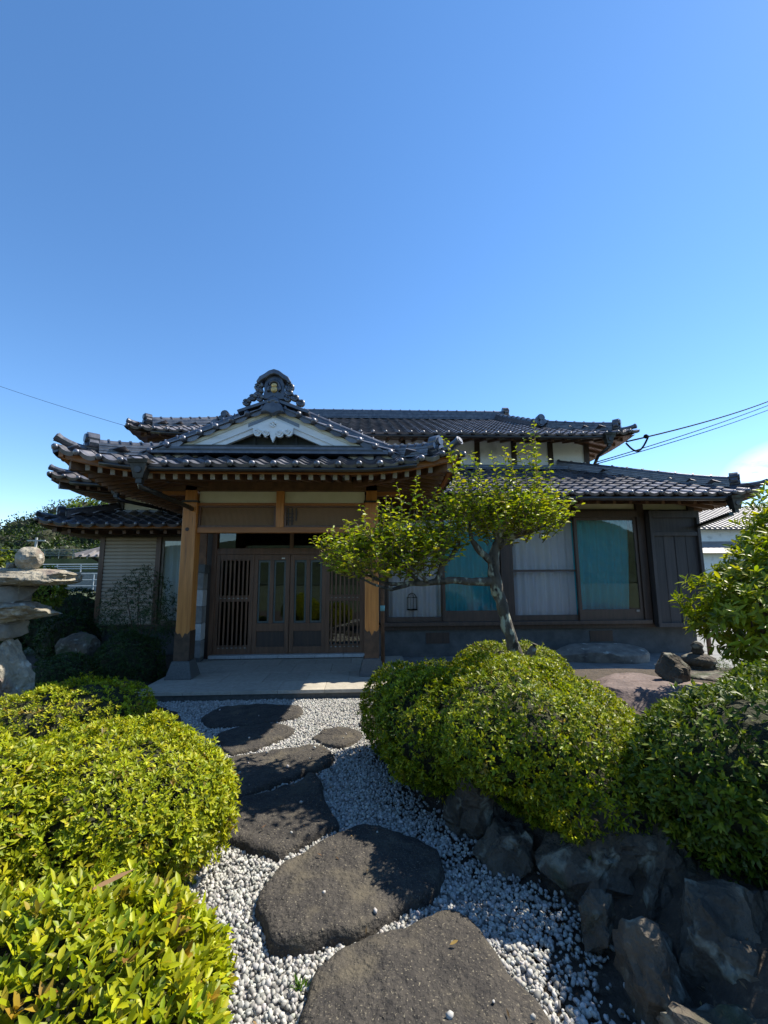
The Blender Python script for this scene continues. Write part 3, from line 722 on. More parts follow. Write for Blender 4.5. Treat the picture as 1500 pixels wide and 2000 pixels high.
# ---- wing wall
WY=8.4
B('foundation','found',H,.3,6.55,8.5,8.7,0.0,.56); B('foundation','found',H,6.35,6.55,8.7,14,0.0,.56)
for a in (1.2,4.4): B('foundation_vent','darkwood',H,a,a+.45,8.488,8.498,.3,.5)
B('ground_sill','darkwood',H,.3,6.62,8.42,8.6,.56,.64); B('window_sill','framewood',H,.36,5.56,8.3,8.5,.64,.71,bevel=.006)
for px,wd in ((.36,.14),(2.77,.2),(5.53,.15),(6.6,.12)): B('wall_post','darkwood',H,px-wd/2,px+wd/2,8.36,8.52,.71,3.1)
B('window_head','framewood',H,.43,5.455,8.34,8.52,2.71,2.83,bevel=.004)
B('wall_lintel','darkwood',H,.43,5.455,8.37,8.5,2.83,2.87)
B('wall_plate','rafter',H,.3,6.9,8.33,8.53,3.02,3.2)
for a,b in ((.43,1.55),(1.63,2.67),(2.87,4.15),(4.23,5.455),(5.605,6.54)): B('plaster_panel','plaster',H,a,b,8.42,8.46,2.871,3.019)
for a in (1.59,4.19): B('wall_strut','darkwood',H,a-.04,a+.04,8.39,8.5,2.871,3.019)
def curtain(parent,x0,x1,y,z0,z1,mt,seed,amp=.035,k=38,gather=0):
    r=random.Random(seed); ph=[r.uniform(0,6.28) for _ in range(4)]
    def fn(a,b):
        x=x0+(x1-x0)*a; z=z0+(z1-z0)*b
        yy=y+amp*(math.sin(x*k+ph[0]+.5*math.sin(x*7+ph[1]))+.4*math.sin(x*k*.37+ph[2]))*(1-.35*b)
        if gather: x=x+gather*(1-b)**1.5*(a)
        return (x,yy,z)
    return MB().sheet(fn,90,6).build('curtain',mt,parent,smooth=True)
def sash(a,b,z0,z1,y,rail=None,teal=False,seed=0,low=.1,gather=0):
    d=MB(); st=.055
    d.box(a,a+st,y-.02,y+.02,z0,z1).box(b-st,b,y-.02,y+.02,z0,z1).box(a+st,b-st,y-.018,y+.018,z1-.06,z1).box(a+st,b-st,y-.018,y+.018,z0,z0+low)
    if rail: d.box(a+st,b-st,y-.016,y+.016,rail-.02,rail+.02)
    o=d.build('window','framewood',H,bevel=.003)
    for p,q in ([(z0+low,rail-.02),(rail+.02,z1-.06)] if rail else [(z0+low,z1-.06)]):
        B('pane','glass' if teal else 'glass_screen',o,a+st,b-st,y-.003,y+.003,p,q)
    curtain(o,a+.03,b-.03,8.62,z0+.03,z1,'teal' if teal else 'lace',seed,gather=gather)
    return o
w1=sash(.44,1.56,.71,2.71,8.46,None,False,1,.09); 
sash(1.52,2.66,.71,2.71,8.41,None,True,2,.2)
sash(2.88,4.24,.71,2.71,8.46,1.66,False,3,.1); w4=sash(4.18,5.45,.71,2.71,8.41,None,True,4,.2,gather=-.12)
MB().box(5.3,5.36,8.375,8.385,.86,.9).build('window_latch','raft_end',w4)
room('sun_room',.3,6.5,8.66,10.5,.6,3.0)
# shutter box (tobukuro)
tb=MB().box(5.62,6.64,8.22,8.34,.58,.66).box(5.62,5.68,8.22,8.34,.66,2.82).box(6.58,6.64,8.22,8.34,.66,2.82).box(5.68,6.58,8.22,8.34,2.68,2.82).box(5.68,6.58,8.23,8.34,2.32,2.4).build('shutter_box','plank',H,bevel=.005)
for k in range(4):
    a=5.68+.225*k; B('shutter_plank','plank',tb,a+.003,a+.222,8.27+.004*(k%2),8.3,.66,2.32)
    B('batten','plank',tb,a-.008,a+.008,8.264,8.272,.66,2.32) if k else None
B('shutter_top_plank','plank',tb,5.68,6.58,8.275,8.3,2.4,2.68)
B('shutter_back','plank',tb,5.62,6.64,8.34,8.36,.6,2.8)
B('side_wall','plank',H,6.5,6.55,8.55,14,.56,3.2)
MB().tube([(6.62,8.3,0.03),(6.62,8.3,.6)],.04,8).build('downpipe','rafter',H,smooth=True)
MB().tube([(6.66,8.35,.6),(6.66,8.4,2.6)],.03,8).build('downpipe','gutter',H,smooth=True)
# ---- upper storey wall and roof
UY=9.8
B('upper_wall','white',H,-4.2,5.28,UY,UY+.1,3.6,4.9); B('upper_wall','white',H,5.18,5.28,UY+.1,16,3.6,4.9); B('upper_wall','white',H,-4.2,-4.1,UY+.1,16,3.6,4.9)
for k in range(12): x=5.3-.875*k; B('upper_post','darkwood',H,x-.06,x+.06,UY-.03,UY+.12,3.7,4.74)
B('upper_plate','darkwood',H,-4.3,5.45,UY-.03,UY+.13,4.74,4.86)
UR=Roof(-4.85,5.95,8.9,4.57,lin(.44),A=.1,La=1.4,Ls=1.6)
uroof=UR.deck('upper_roof',H,'F',lambda v:min(v,1.6),lambda v:UR.W-min(v,1.6),4.15)
okU=lambda u,v: v<=min(u,UR.W-u)+.08 if v<1.6 else (1.5<u<UR.W-1.5)
E_,F_=UR.tiles('F',-.02,UR.W,4.1,okU); field(E_,TPLE,uroof,'eave_tile_field'); field(F_,TPL,uroof)
for fc in 'LR':
    UR.deck('side_slope',uroof,fc,lambda v:v,lambda v:7,1.6)
    e1,f1=UR.tiles(fc,.26,7,1.55,lambda u,v:v<=u+.08); field(e1+f1,TPL,uroof)
zu=4.57+.44*4.1
MB().add([(-3.2,13.05,zu),(4.3,13.05,zu),(4.3,17.2,4.57),(-3.2,17.2,4.57)],[(0,1,2,3)]).build('rear_slope','deck',uroof)
for x in (-3.15,4.2): MB().add([(x,10.5,UR.z+.44*1.5),(x,13.05,zu),(x,15.7,UR.z+.44*1.5)],[(0,1,2)]).build('gable_wall','white',uroof)
ridge(uroof,[(-3.3,13.0,zu+.05),(4.42,13.0,zu+.05)],.3,5,.05,.075,.3,base=-.05)
ridge_end(uroof,(4.5,13.0,zu+.12),(1,0),1.3)
for sg in (-1,1):
    xx=4.2 if sg>0 else -3.1
    path=[(xx+sg*.2*(i/9),13.0-2.75*i/9,UR.z+.44*(4.1-2.75*i/9)+.07) for i in range(10)]
    ridge(uroof,path,.22,4,.04,.06,.26,base=-.05); 
    q=path[-1]; ridge_end(uroof,(q[0],q[1]-.06,q[2]-.0),(0,-1),1.15)
    dr=[UR.P('F',(UR.W-d if sg>0 else d),d,.07) for d in [1.5-1.2*i/8 for i in range(9)]]
    ridge(uroof,dr,.24,4,.04,.062,.25,base=-.06); ridge_end(uroof,dr[-1]+Vector((.05*sg,-.05,-.03)),(sg,-1),1.0)
    corner_tip(uroof,[UR.P('F',(UR.W-d if sg>0 else d),d,.05+max(0,.26-d)**2*1.) for d in (.28,.2,.13,.07,.02,-.02)],.054)
UU=eaves(uroof,UR,'FLR',None,1.0,sp=.3,inset=.12,zoff=-.07,uslope=.24,fascia='darkwood',fh=.055,rh=.05,rw=.045,side_len=6,board='brownwood')
MB().tube([UR.P('F',.5+(UR.W-1.)*i/30.,-.05,-.045) for i in range(31)],.036,8).build('gutter','gutter',uroof,smooth=True)
hopper(5.3,8.84,4.56,1.0,uroof)
MB().tube([(5.3,8.84,4.3),(5.25,9.2,4.2),(5.34,9.72,3.95)],.035,8).build('rain_pipe','copper',uroof,smooth=True)

# ---- left wing: middle roof, skirt roof, walls
LR=Roof(-5.8,-2.2,8.2,3.36,lin(.42),A=.12,La=1.2,Ls=1.4,hipR=False)
lroof=LR.deck('left_roof',H,'F',lambda v:v,lambda v:LR.W,1.6)
E_,F_=LR.tiles('F',-.02,LR.W,1.5,lambda u,v:v<=u+.08); field(E_,TPLE,lroof,'eave_tile_field'); field(F_,TPL,lroof)
LR.deck('side_slope',lroof,'L',lambda v:v,lambda v:6,1.6)
e1,f1=LR.tiles('L',.28,6,1.5,lambda u,v:v<=u+.08); field(e1+f1,TPL,lroof)
dr=[LR.P('F',d,d,.07) for d in [1.6-1.3*i/8 for i in range(9)]]
ridge(lroof,dr,.24,4,.038,.062,.25,base=-.06); ridge_end(lroof,dr[-1]+Vector((-.05,-.05,-.03)),(-1,-1),1.0)
corner_tip(lroof,[LR.P('F',d,d,.05+max(0,.26-d)**2*1.3) for d in (.28,.2,.13,.07,.02,-.02)],.056)
LU=eaves(lroof,LR,'FL',None,1.3,sp=.2,inset=.15,zoff=-.1,uslope=.12,fascia='rafter',fh=.08,side_len=5)
MB().bar(LU('F',.1,.1,-.06),LU('F',1.25,1.25,-.1),.1,.13).build('corner_rafter','darkwood',lroof)
MB().tube([LR.P('F',.4+2.6*i/20.,-.05,-.07) for i in range(21)],.04,8).build('gutter','copper',lroof,smooth=True)
h3=hopper(-4.55,8.14,3.3,1.0,lroof)
MB().tube([(-4.55,8.14,3.05),(-4.5,8.2,3.0),(-4.2,8.9,2.98),(-4.05,9.4,2.95)],.035,8).build('rain_pipe','copper',h3,smooth=True)
LY=9.5
B('plaster_wall','plaster',H,-5.12,-2.9,LY,LY+.08,2.95,3.42)
for x in (-5.2,-4.05,-2.96): B('wall_post','darkwood',H,x-.07,x+.07,LY-.03,LY+.1,2.7,3.46)
B('wall_plate','rafter',H,-5.5,-2.8,LY-.06,LY+.12,3.42,3.56)
SR=Roof(-6.2,-2.9,8.55,2.58,lin(.4),A=.1,La=1.0,Ls=1.,hipR=False)
sroof=SR.deck('skirt_roof',H,'F',lambda v:v,lambda v:SR.W,.95)
E_,F_=SR.tiles('F',-.02,SR.W,.95,lambda u,v:v<=u+.08); field(E_,TPLE,sroof,'eave_tile_field'); field(F_,TPL,sroof)
SR.deck('side_slope',sroof,'L',lambda v:v,lambda v:5,.95)
e1,f1=SR.tiles('L',.28,5,.95,lambda u,v:v<=u+.08); field(e1+f1,TPL,sroof)
dr=[SR.P('F',d,d,.07) for d in [.95-.65*i/6 for i in range(7)]]
ridge(sroof,dr,.22,4,.036,.055,.22,base=-.06); ridge_end(sroof,dr[-1]+Vector((-.05,-.05,-.03)),(-1,-1),.85)
corner_tip(sroof,[SR.P('F',d,d,.05+max(0,.26-d)**2*1.) for d in (.28,.2,.13,.07,.02,-.02)],.05)
eaves(sroof,SR,'FL',None,.9,sp=.26,inset=.12,zoff=-.09,uslope=.05,fascia='beam',fh=.06,side_len=4)
ridge(sroof,[(-5.25,9.44,2.96),(-2.95,9.44,2.96)],.12,2,.035,caps=False)
B('skirt_beam','beam',H,-5.75,-4.9,9.35,9.47,2.52,2.6)
B('left_foundation','found',H,-5.5,-2.9,LY+.05,LY+.2,-.1,.52); B('left_sill','darkwood',H,-5.52,-2.9,LY-.02,LY+.2,.52,.6)
B('plaster_panel','plaster',H,-5.3,-2.95,LY+.03,LY+.07,2.5,2.63)
B('wall_lintel','darkwood',H,-5.52,-2.95,LY-.02,LY+.08,2.42,2.5)
for x in (-5.49,-4.33,-2.98): B('wall_post','brownwood',H,x-.05,x+.05,LY-.04,LY+.1,.6,2.42)
sb=B('roller_shutter','shutter',H,-5.44,-4.38,LY-.005,LY+.01,.6,2.42)
SM=MB().add([(0,0,0),(1.06,0,0),(1.06,-.018,.016),(0,-.018,.016),(1.06,-.018,.062),(0,-.018,.062),(1.06,0,.074),(0,0,.074)],[(0,1,2,3),(3,2,4,5),(5,4,6,7)]).mesh('shutter_slat',M['shutter'])
for k in range(24): inst('shutter_slat',SM,sb,Matrix.Translation((-5.44,LY-.008,.605+.0755*k)))
lw=MB().box(-4.28,-4.23,LY,LY+.04,.6,2.42).box(-3.08,-3.03,LY,LY+.04,.6,2.42).box(-4.23,-3.08,LY,LY+.04,2.34,2.42).box(-4.23,-3.08,LY,LY+.04,.6,.68).box(-3.68,-3.63,LY,LY+.04,.68,2.34).build('window','alum',H)
B('pane','glass',lw,-4.23,-3.68,LY+.015,LY+.02,.68,2.34); B('pane','glass',lw,-3.63,-3.08,LY+.015,LY+.02,.68,2.34)
curtain(lw,-4.25,-3.06,LY+.12,.65,2.4,'lace',9)
room('west_room',-5.4,-3.0,LY+.2,11.5,.55,2.6)
B('side_wall','brownwood',H,-5.5,-5.45,LY+.1,15,.0,2.7); B('side_wall','plaster',H,-5.2,-5.14,LY+.1,15,2.6,3.5)
# ------------------------------------------------------------------ rocks
import bmesh
_ico={}
def ico(sub):
    if sub not in _ico:
        bm=bmesh.new(); bmesh.ops.create_icosphere(bm,subdivisions=sub,radius=1)
        _ico[sub]=(np.array([v.co[:] for v in bm.verts]),[tuple(v.index for v in f.verts) for f in bm.faces]); bm.free()
    return _ico[sub]
def rock_mesh(name,c,size,seed,mt,sub=4,cuts=9,rough=.1,rotz=0,tilt=(0,0),dmin=.55,dmax=.88,top=None,boxy=.75,taper=0):
    V,F=ico(sub); V=V.copy(); r=np.random.default_rng(seed)
    V=np.sign(V)*np.abs(V)**boxy
    for k in range(cuts):
        n=r.normal(size=3); n/=np.linalg.norm(n); d=r.uniform(dmin,dmax)
        ov=np.maximum(0,V@n-d); V-=np.outer(ov*.93,n)
    if top is not None:
        ov=np.maximum(0,V[:,2]-top); V[:,2]-=ov*.9
    if taper: V[:,:2]*=(1-taper*V[:,2:3])
    off=r.uniform(-50,50,3); S=np.array(size); out=[]
    rm=Matrix.Rotation(rotz,3,'Z')@Matrix.Rotation(tilt[0],3,'X')@Matrix.Rotation(tilt[1],3,'Y')
    m_=min(size)
    for p in V:
        q=Vector(p*S); nn=q.normalized(); w=Vector(p*1.7)+Vector(off)
        h=rough*(noise.noise(w)*1.0+.5*noise.noise(w*2.3)+.28*noise.noise(w*5.1)+.16*noise.noise(w*11)+.09*noise.noise(w*23))
        q+=nn*h*m_
        out.append(tuple(rm@q+Vector(c)))
    me=bpy.data.meshes.new(name); me.from_pydata(out,[],F); me.update()
    for p in me.polygons: p.use_smooth=True
    try: me.set_sharp_from_angle(angle=R(24))
    except Exception: pass
    me.materials.append(M[mt]); return me
def rock(name,c,size,seed,mt,label=None,cat='rock',group=None,parent=None,**k):
    o=inst(name,rock_mesh(name,c,size,seed,mt,**k),parent,Matrix.Identity(4))
    if label: tag(o,label,cat,group)
    return o
# ------------------------------------------------------------------ stepping stones
ST={'s5':[(-0.51,2.38),(-0.47,2.52),(-0.38,2.68),(-0.25,2.79),(-0.12,2.89),(-0.01,2.97),(0.1,2.93),(0.26,2.85),(0.38,2.75),(0.43,2.64),(0.41,2.46),(0.34,2.37),(0.2,2.28),(0.1,2.21),(0.02,2.16),(-0.08,2.13),(-0.18,2.11),(-0.28,2.09),(-0.37,2.11),(-0.42,2.18),(-0.48,2.29)],
's4':[(-0.83,2.91),(-0.85,3.09),(-0.87,3.32),(-0.81,3.39),(-0.64,3.48),(-0.47,3.59),(-0.41,3.73),(-0.32,3.58),(-0.25,3.3),(-0.16,3.03),(-0.2,2.97),(-0.32,2.85),(-0.41,2.77),(-0.47,2.73),(-0.62,2.78),(-0.76,2.86)],
's3':[(-1.14,4.02),(-1.0,4.12),(-0.78,4.19),(-0.55,4.28),(-0.39,4.31),(-0.27,4.13),(-0.27,3.93),(-0.36,3.8),(-0.53,3.68),(-0.72,3.54),(-0.89,3.39),(-0.98,3.62)],
's2':[(-1.44,4.58),(-1.39,4.8),(-1.16,4.9),(-0.87,4.92),(-0.7,4.76),(-0.74,4.58),(-0.85,4.45),(-0.98,4.28),(-1.17,4.18),(-1.32,4.39)],
's1':[(-1.76,5.14),(-1.76,5.46),(-1.5,5.65),(-1.11,5.65),(-0.8,5.58),(-0.69,5.39),(-0.74,5.16),(-0.98,5.03),(-1.25,4.94),(-1.58,4.92)],
's7':[(-0.48,4.54),(-0.37,4.79),(-0.16,4.8),(-0.01,4.61),(-0.07,4.4),(-0.18,4.29),(-0.33,4.35),(-0.42,4.44)],
's8':[(-0.03,4.93),(0.04,5.05),(0.14,4.95),(0.09,4.76),(0.04,4.68)],
's6':[(-0.2,1.67),(-0.22,1.76),(-0.22,1.82),(-0.2,1.92),(-0.17,2.0),(-0.08,2.08),(0.03,2.13),(0.16,2.16),(0.3,2.22),(0.41,2.26),(0.46,2.24),(0.51,2.18),(0.56,2.01),(0.61,1.87),(0.65,1.76),(0.66,1.63),(.64,1.4),(.45,1.22),(.1,1.2),(-.12,1.35)]}
SLAB={'s6':'large speckled dark stepping stone nearest the camera at the bottom of the gravel','s5':'broad rounded dark stepping stone, second nearest the camera, half in shadow','s4':'pointed dark stepping stone with dappled shade beside the large round shrub','s3':'elongated dark stepping stone in dappled shade, third from the porch','s2':'oval dark stepping stone, second from the porch step','s1':'flat oval dark stepping stone closest to the porch step','s7':'small dark round stepping stone alone to the right of the path','s8':'tiny dark stone half under the mounded shrub by the gravel'}
SH={'s6':.075,'s5':.085,'s4':.07,'s3':.07,'s2':.06,'s1':.06,'s7':.05,'s8':.05}
def smooth_poly(P,n=110):
    P=np.array(P); k=len(P); out=[]
    seg=np.linalg.norm(np.roll(P,-1,0)-P,axis=1); cum=np.r_[0,np.cumsum(seg)]
    for t in np.linspace(0,cum[-1],n,endpoint=False):
        i=min(np.searchsorted(cum,t,side='right')-1,k-1); u=(t-cum[i])/seg[i]
        p0,p1,p2,p3=P[(i-1)%k],P[i],P[(i+1)%k],P[(i+2)%k]
        out.append(.5*((2*p1)+(-p0+p2)*u+(2*p0-5*p1+4*p2-p3)*u*u+(-p0+3*p1-3*p2+p3)*u**3))
    return np.array(out)
SP={}
for k_,P in ST.items():
    o=smooth_poly(P); c0=o.mean(0); h=SH[k_]; SP[k_]=o; vs=[]; fs=[]; n=len(o)
    rings=[(.0,1),(.08,1),(.16,1),(.24,1),(.32,1),(.4,.99),(.48,.99),(.56,.98),(.64,.98),(.72,.97),(.78,.96),(.84,.95),(.9,.93),(.95,.88),(.98,.76),(1.0,.5),(1.012,.1),(1.0,-.5)]
    for t,hh in rings:
        for p in o:
            q=c0+(p-c0)*t; e=noise.noise((q[0]*9,q[1]*9,h*50))
            z=h*hh+.02*noise.noise((q[0]*4,q[1]*4,3))*(hh>.3)+.009*noise.noise((q[0]*13,q[1]*13,1))+.004*noise.noise((q[0]*55,q[1]*55,1))
            q=q+(p-c0)/np.linalg.norm(p-c0)*(.02*e if t>.85 else 0)
            vs.append((q[0],q[1],z))
    for i in range(len(rings)-1):
        for j in range(n): a=i*n+j; b=i*n+(j+1)%n; fs.append((a,b,b+n,a+n))
    mb=MB(); mb.v=vs; mb.f=fs; o_=mb.build('stepping_stone','step',None,smooth=True)
    tag(o_,SLAB[k_],'stepping stone','stepping stones in the gravel')
# ------------------------------------------------------------------ gravel
def inpoly(P,x,y):
    r=np.zeros(len(x),bool); n=len(P)
    for i in range(n):
        x0,y0=P[i]; x1,y1=P[(i+1)%n]
        c=((y0>y)!=(y1>y))&(x<(x1-x0)*(y-y0)/(y1-y0+1e-12)+x0); r^=c
    return r
g=np.random.default_rng(11); n=150000
y=.95+5.0*g.random(n); xl=np.interp(y,[p[1] for p in LE],[p[0] for p in LE])-.22; xr=np.interp(y,[p[1] for p in RE],[p[0] for p in RE])
x=-3.2+4.8*g.random(n); keep=(x>xl)&(x<xr+.35*g.random(n)**3)
keep&=g.random(n)>np.clip((x-(xr-.3+.05*np.sin(y*9)+.04*np.sin(y*23)))/.34,0,.93)
for P in SP.values():
    c0=P.mean(0); keep&=~(inpoly(c0+(P-c0)*.97,x,y)&(g.random(n)>.002))
x,y=x[keep],y[keep]; n=len(x); print('pebbles',n)
V0,F0=ico(1); F0=np.array(F0)
tp=np.stack([V0*(1+g.uniform(-.22,.22,(12,1))) for _ in range(10)])
q=g.normal(size=(n,4)); q/=np.linalg.norm(q,axis=1)[:,None]; a,b,c,d=q.T
Rm=np.stack([1-2*(c*c+d*d),2*(b*c-a*d),2*(b*d+a*c),2*(b*c+a*d),1-2*(b*b+d*d),2*(c*d-a*b),2*(b*d-a*c),2*(c*d+a*b),1-2*(b*b+c*c)],1).reshape(n,3,3)
r0=.0062+.0085*g.random(n)**1.5*np.where(y<2.6,1.08,1.0); sc=r0[:,None]*np.stack([g.uniform(.9,1.45,n),g.uniform(.8,1.1,n),g.uniform(.6,.9,n)],1)
V=tp[g.integers(0,10,n)]*sc[:,None,:]; V=np.einsum('nij,nvj->nvi',Rm,V)
z=.006+g.random(n)*.014; z=np.where(np.any([inpoly(P.mean(0)+(P-P.mean(0))*.95,x,y) for P in SP.values()],axis=0),.085,z)
V+=np.stack([x,y,z],1)[:,None,:]
F=F0[None]+(np.arange(n)*12)[:,None,None]
val=np.clip(g.normal(.84,.2,n),.25,1.2); dk=g.random(n)<.09; val[dk]*=.5
cc=val[:,None]*np.array([1,.995,.97])*(1+g.normal(0,.02,(n,3)))
o=inst('gravel',np_mesh('gravel',V.reshape(-1,3),F.reshape(-1,3),M['pebble'],True,np.repeat(cc,12,0)),None,Matrix.Identity(4))
tag(o,'loose white pebbles covering the garden path','gravel',kind='stuff')

# ------------------------------------------------------------------ foliage machinery
def leaves(base,dr,up,l,w,col,detail=0,curl=.12,fold=.18):
    n=len(base); dr=dr/np.linalg.norm(dr,axis=1)[:,None]
    nr=up-dr*np.sum(up*dr,1)[:,None]; nr/=np.linalg.norm(nr,axis=1)[:,None]+1e-9
    sd=np.cross(dr,nr)
    if detail: T=[(0,0,0),(.28,-.4,1),(.28,.4,1),(.68,-.42,1),(.68,.42,1),(1,0,0),(.3,0,0),(.68,0,0)]; Fc=[(0,2,6),(0,6,1),(6,2,4),(6,4,7),(1,6,7),(1,7,3),(7,4,5),(3,7,5)]
    else: T=[(0,0,0),(.5,-.5,1),(.5,.5,1),(1,0,0),(.48,0,0)]; Fc=[(0,2,4),(0,4,1),(4,2,3),(1,4,3)]
    V=np.empty((n,len(T),3))
    for i,(t,s,e) in enumerate(T):
        V[:,i]=base+dr*(l*t)[:,None]+sd*(w*s)[:,None]+nr*(w*fold*e-l*curl*t*t)[:,None]
    F=np.array(Fc)[None]+(np.arange(n)*len(T))[:,None,None]
    return V.reshape(-1,3),F.reshape(-1,3),np.repeat(col,len(T),0)
def cat_(parts):
    off=0; Vs,Fs,Cs=[],[],[]
    for V,F,C in parts: Vs.append(V); Fs.append(F+off); Cs.append(C); off+=len(V)
    return np.concatenate(Vs),np.concatenate(Fs),np.concatenate(Cs)
def pal(g,n,cols,wts,var=.16):
    c=np.array(cols)[g.choice(len(cols),n,p=np.array(wts)/sum(wts))]
    return c*(1+g.normal(0,var,(n,1)))*(1+g.normal(0,.05,(n,3)))
def unit(v): return v/(np.linalg.norm(v,axis=1)[:,None]+1e-9)
def bumps(p,s): return .5*(np.sin(p[:,0]*s+1.3*np.sin(p[:,1]*s*.7))+np.sin(p[:,1]*s*1.1+2+1.1*np.sin(p[:,2]*s*.9)))
AZ_C=[(.3,.33,.008),(.21,.255,.008),(.09,.14,.008),(.42,.4,.012),(.34,.16,.03),(.2,.1,.04)]
AZ_W=[.4,.28,.13,.16,.012,.015]
def surf(g,ells,n,zmin,depth=.16,bs=8,ba=.045):
    ar=np.array([(e[3]*e[4]+e[3]*e[5]+e[4]*e[5]) for e in ells]); P=[];NN=[]
    k=int(n*2.2); id_=g.choice(len(ells),k,p=ar/ar.sum()); d=unit(g.normal(size=(k,3)))
    E=np.array(ells)[id_]; c=E[:,:3]; r=E[:,3:6]
    nn=unit(d/r); p=c+d*r
    keep=p[:,2]>zmin
    for i,e in enumerate(ells):
        q=np.linalg.norm((p-np.array(e[:3]))/np.array(e[3:6]),axis=1); keep&=(q>.9)|(id_==i)
    if len(ells)>1:   # blend the lumps into one mound
        EE=np.array(ells)
        for _ in range(5):
            q=(p[:,None,:]-EE[None,:,:3])/EE[None,:,3:6]; nq=np.linalg.norm(q,axis=2)+1e-6; rm=EE[:,3:6].mean(1)
            wgt=np.exp(-(nq-1)*rm*9); sw=wgt.sum(1); fv=-np.log(sw)/9
            gr=((wgt/sw[:,None])[:,:,None]*(q/EE[None,:,3:6]/nq[:,:,None])*rm[None,:,None]).sum(1)
            p=p-gr*(fv/((gr**2).sum(1)+1e-6))[:,None]
        nn=unit(gr)
    if len(ells)>1: keep&=np.abs(fv)<.02
    p=p+nn*(bumps(p,bs)*ba+bumps(p+3,bs*2.3)*ba*.5)[:,None]
    p=p-nn*(g.random(k)**2*depth*np.min(r,axis=1))[:,None]
    p=p+nn*(np.where(g.random(k)<.07,np.minimum(g.exponential(.02,k),.045),0))[:,None]
    p,nn=p[keep][:n],nn[keep][:n]
    return p,nn
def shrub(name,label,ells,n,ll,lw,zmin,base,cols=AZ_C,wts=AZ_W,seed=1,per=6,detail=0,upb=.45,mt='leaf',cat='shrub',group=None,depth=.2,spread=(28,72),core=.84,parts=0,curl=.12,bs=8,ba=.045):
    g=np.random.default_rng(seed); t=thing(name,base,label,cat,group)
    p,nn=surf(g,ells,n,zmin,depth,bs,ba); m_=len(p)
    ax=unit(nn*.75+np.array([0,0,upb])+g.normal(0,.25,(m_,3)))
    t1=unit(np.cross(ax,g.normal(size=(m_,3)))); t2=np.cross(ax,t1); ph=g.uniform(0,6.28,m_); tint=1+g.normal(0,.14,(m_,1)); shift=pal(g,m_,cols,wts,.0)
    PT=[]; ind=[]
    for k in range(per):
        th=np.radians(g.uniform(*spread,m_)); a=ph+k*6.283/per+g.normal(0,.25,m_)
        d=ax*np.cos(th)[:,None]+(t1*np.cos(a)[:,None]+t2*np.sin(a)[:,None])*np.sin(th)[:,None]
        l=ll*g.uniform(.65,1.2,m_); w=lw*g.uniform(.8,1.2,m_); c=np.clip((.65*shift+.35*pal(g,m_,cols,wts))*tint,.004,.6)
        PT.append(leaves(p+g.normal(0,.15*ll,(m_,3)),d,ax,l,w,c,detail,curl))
        if parts: ind.append((p,d,ax,l,w,c))
    V,F,C=cat_(PT)
    if parts:   # the largest leaves nearest the camera as objects of their own
        nv=8 if detail else 5; nf=8 if detail else 4
        cen=V.reshape(-1,nv,3).mean(1); dist=np.linalg.norm(cen-np.array([0,0,1.6]),axis=1)
        vis=(cen[:,1]>.95)&(cen[:,2]>.35); idx=np.argsort(np.where(vis,dist,9e9))[:parts]
        mask=np.ones(len(cen),bool); mask[idx]=False
        Vl=V.reshape(-1,nv,3); Cl=C.reshape(-1,nv,3); F0=F[:nf]
        for i in idx: inst('leaf',np_mesh('leaf',Vl[i]-cen[i],F0,M[mt],True,Cl[i]),t,Matrix.Translation(Vector(cen[i])))
        V=Vl[mask].reshape(-1,3); C=Cl[mask].reshape(-1,3); F=(F0[None]+(np.arange(mask.sum())*nv)[:,None,None]).reshape(-1,3)
    o=inst('foliage',np_mesh('foliage',V,F,M[mt],True,C),t,Matrix.Identity(4)); o['kind']='stuff'
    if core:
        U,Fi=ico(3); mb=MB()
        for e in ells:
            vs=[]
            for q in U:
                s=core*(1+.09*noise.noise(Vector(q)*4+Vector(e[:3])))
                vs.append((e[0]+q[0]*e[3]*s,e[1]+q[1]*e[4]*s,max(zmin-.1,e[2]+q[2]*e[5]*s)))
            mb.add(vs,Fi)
        mb.build('shade_core','core',t)  # closed dark hull painting the shade behind the leaves
    return t
# ------------------------------------------------------------------ shrubs
GA='clipped azaleas left of the path'; GB='clipped azaleas right of the path'
shrub('azalea','clipped yellow-green azalea at the bottom left corner, leaves largest',[(-.94,1.4,.27,.56,.5,.36),(-1.65,1.2,.2,.6,.5,.38)],7600,.047,.017,.02,(-1.05,1.3,0),seed=21,per=6,detail=1,group=GA,parts=280,upb=.6,spread=(15,66))
shrub('azalea','large dome-shaped yellow-green azalea bulging over the gravel, left of the pointed stepping stone',[(-1.45,2.62,.34,.7,.66,.4)],8500,.034,.0125,.02,(-1.38,2.55,0),seed=22,per=6,detail=0,group=GA)
shrub('azalea','yellow-green azalea cut by the left edge, between the dome-shaped one and the camera',[(-1.98,2.05,.45,.6,.62,.52)],4700,.04,.0145,.02,(-2,2.05,0),seed=23,per=6,group=GA)
shrub('azalea','low flat-topped yellow-green azalea beside the porch step, in front of the stone lantern',[(-2.75,4.75,.25,.57,.42,.31),(-3.15,4.4,.2,.5,.4,.3)],2800,.036,.013,.02,(-2.9,4.7,0),seed=24,per=6,group=GA)
GC=[(.03,.085,.03),(.045,.11,.04),(.02,.06,.022)]
shrub('ground_cover_plant','low blue-green ground cover between the low azalea and the dome azalea',[(-2.25,3.95,.05,.5,.32,.24),(-1.95,4.35,.04,.4,.3,.17)],1700,.03,.014,.0,(-2.2,4,0),GC,[1,1,1],seed=25,per=6)
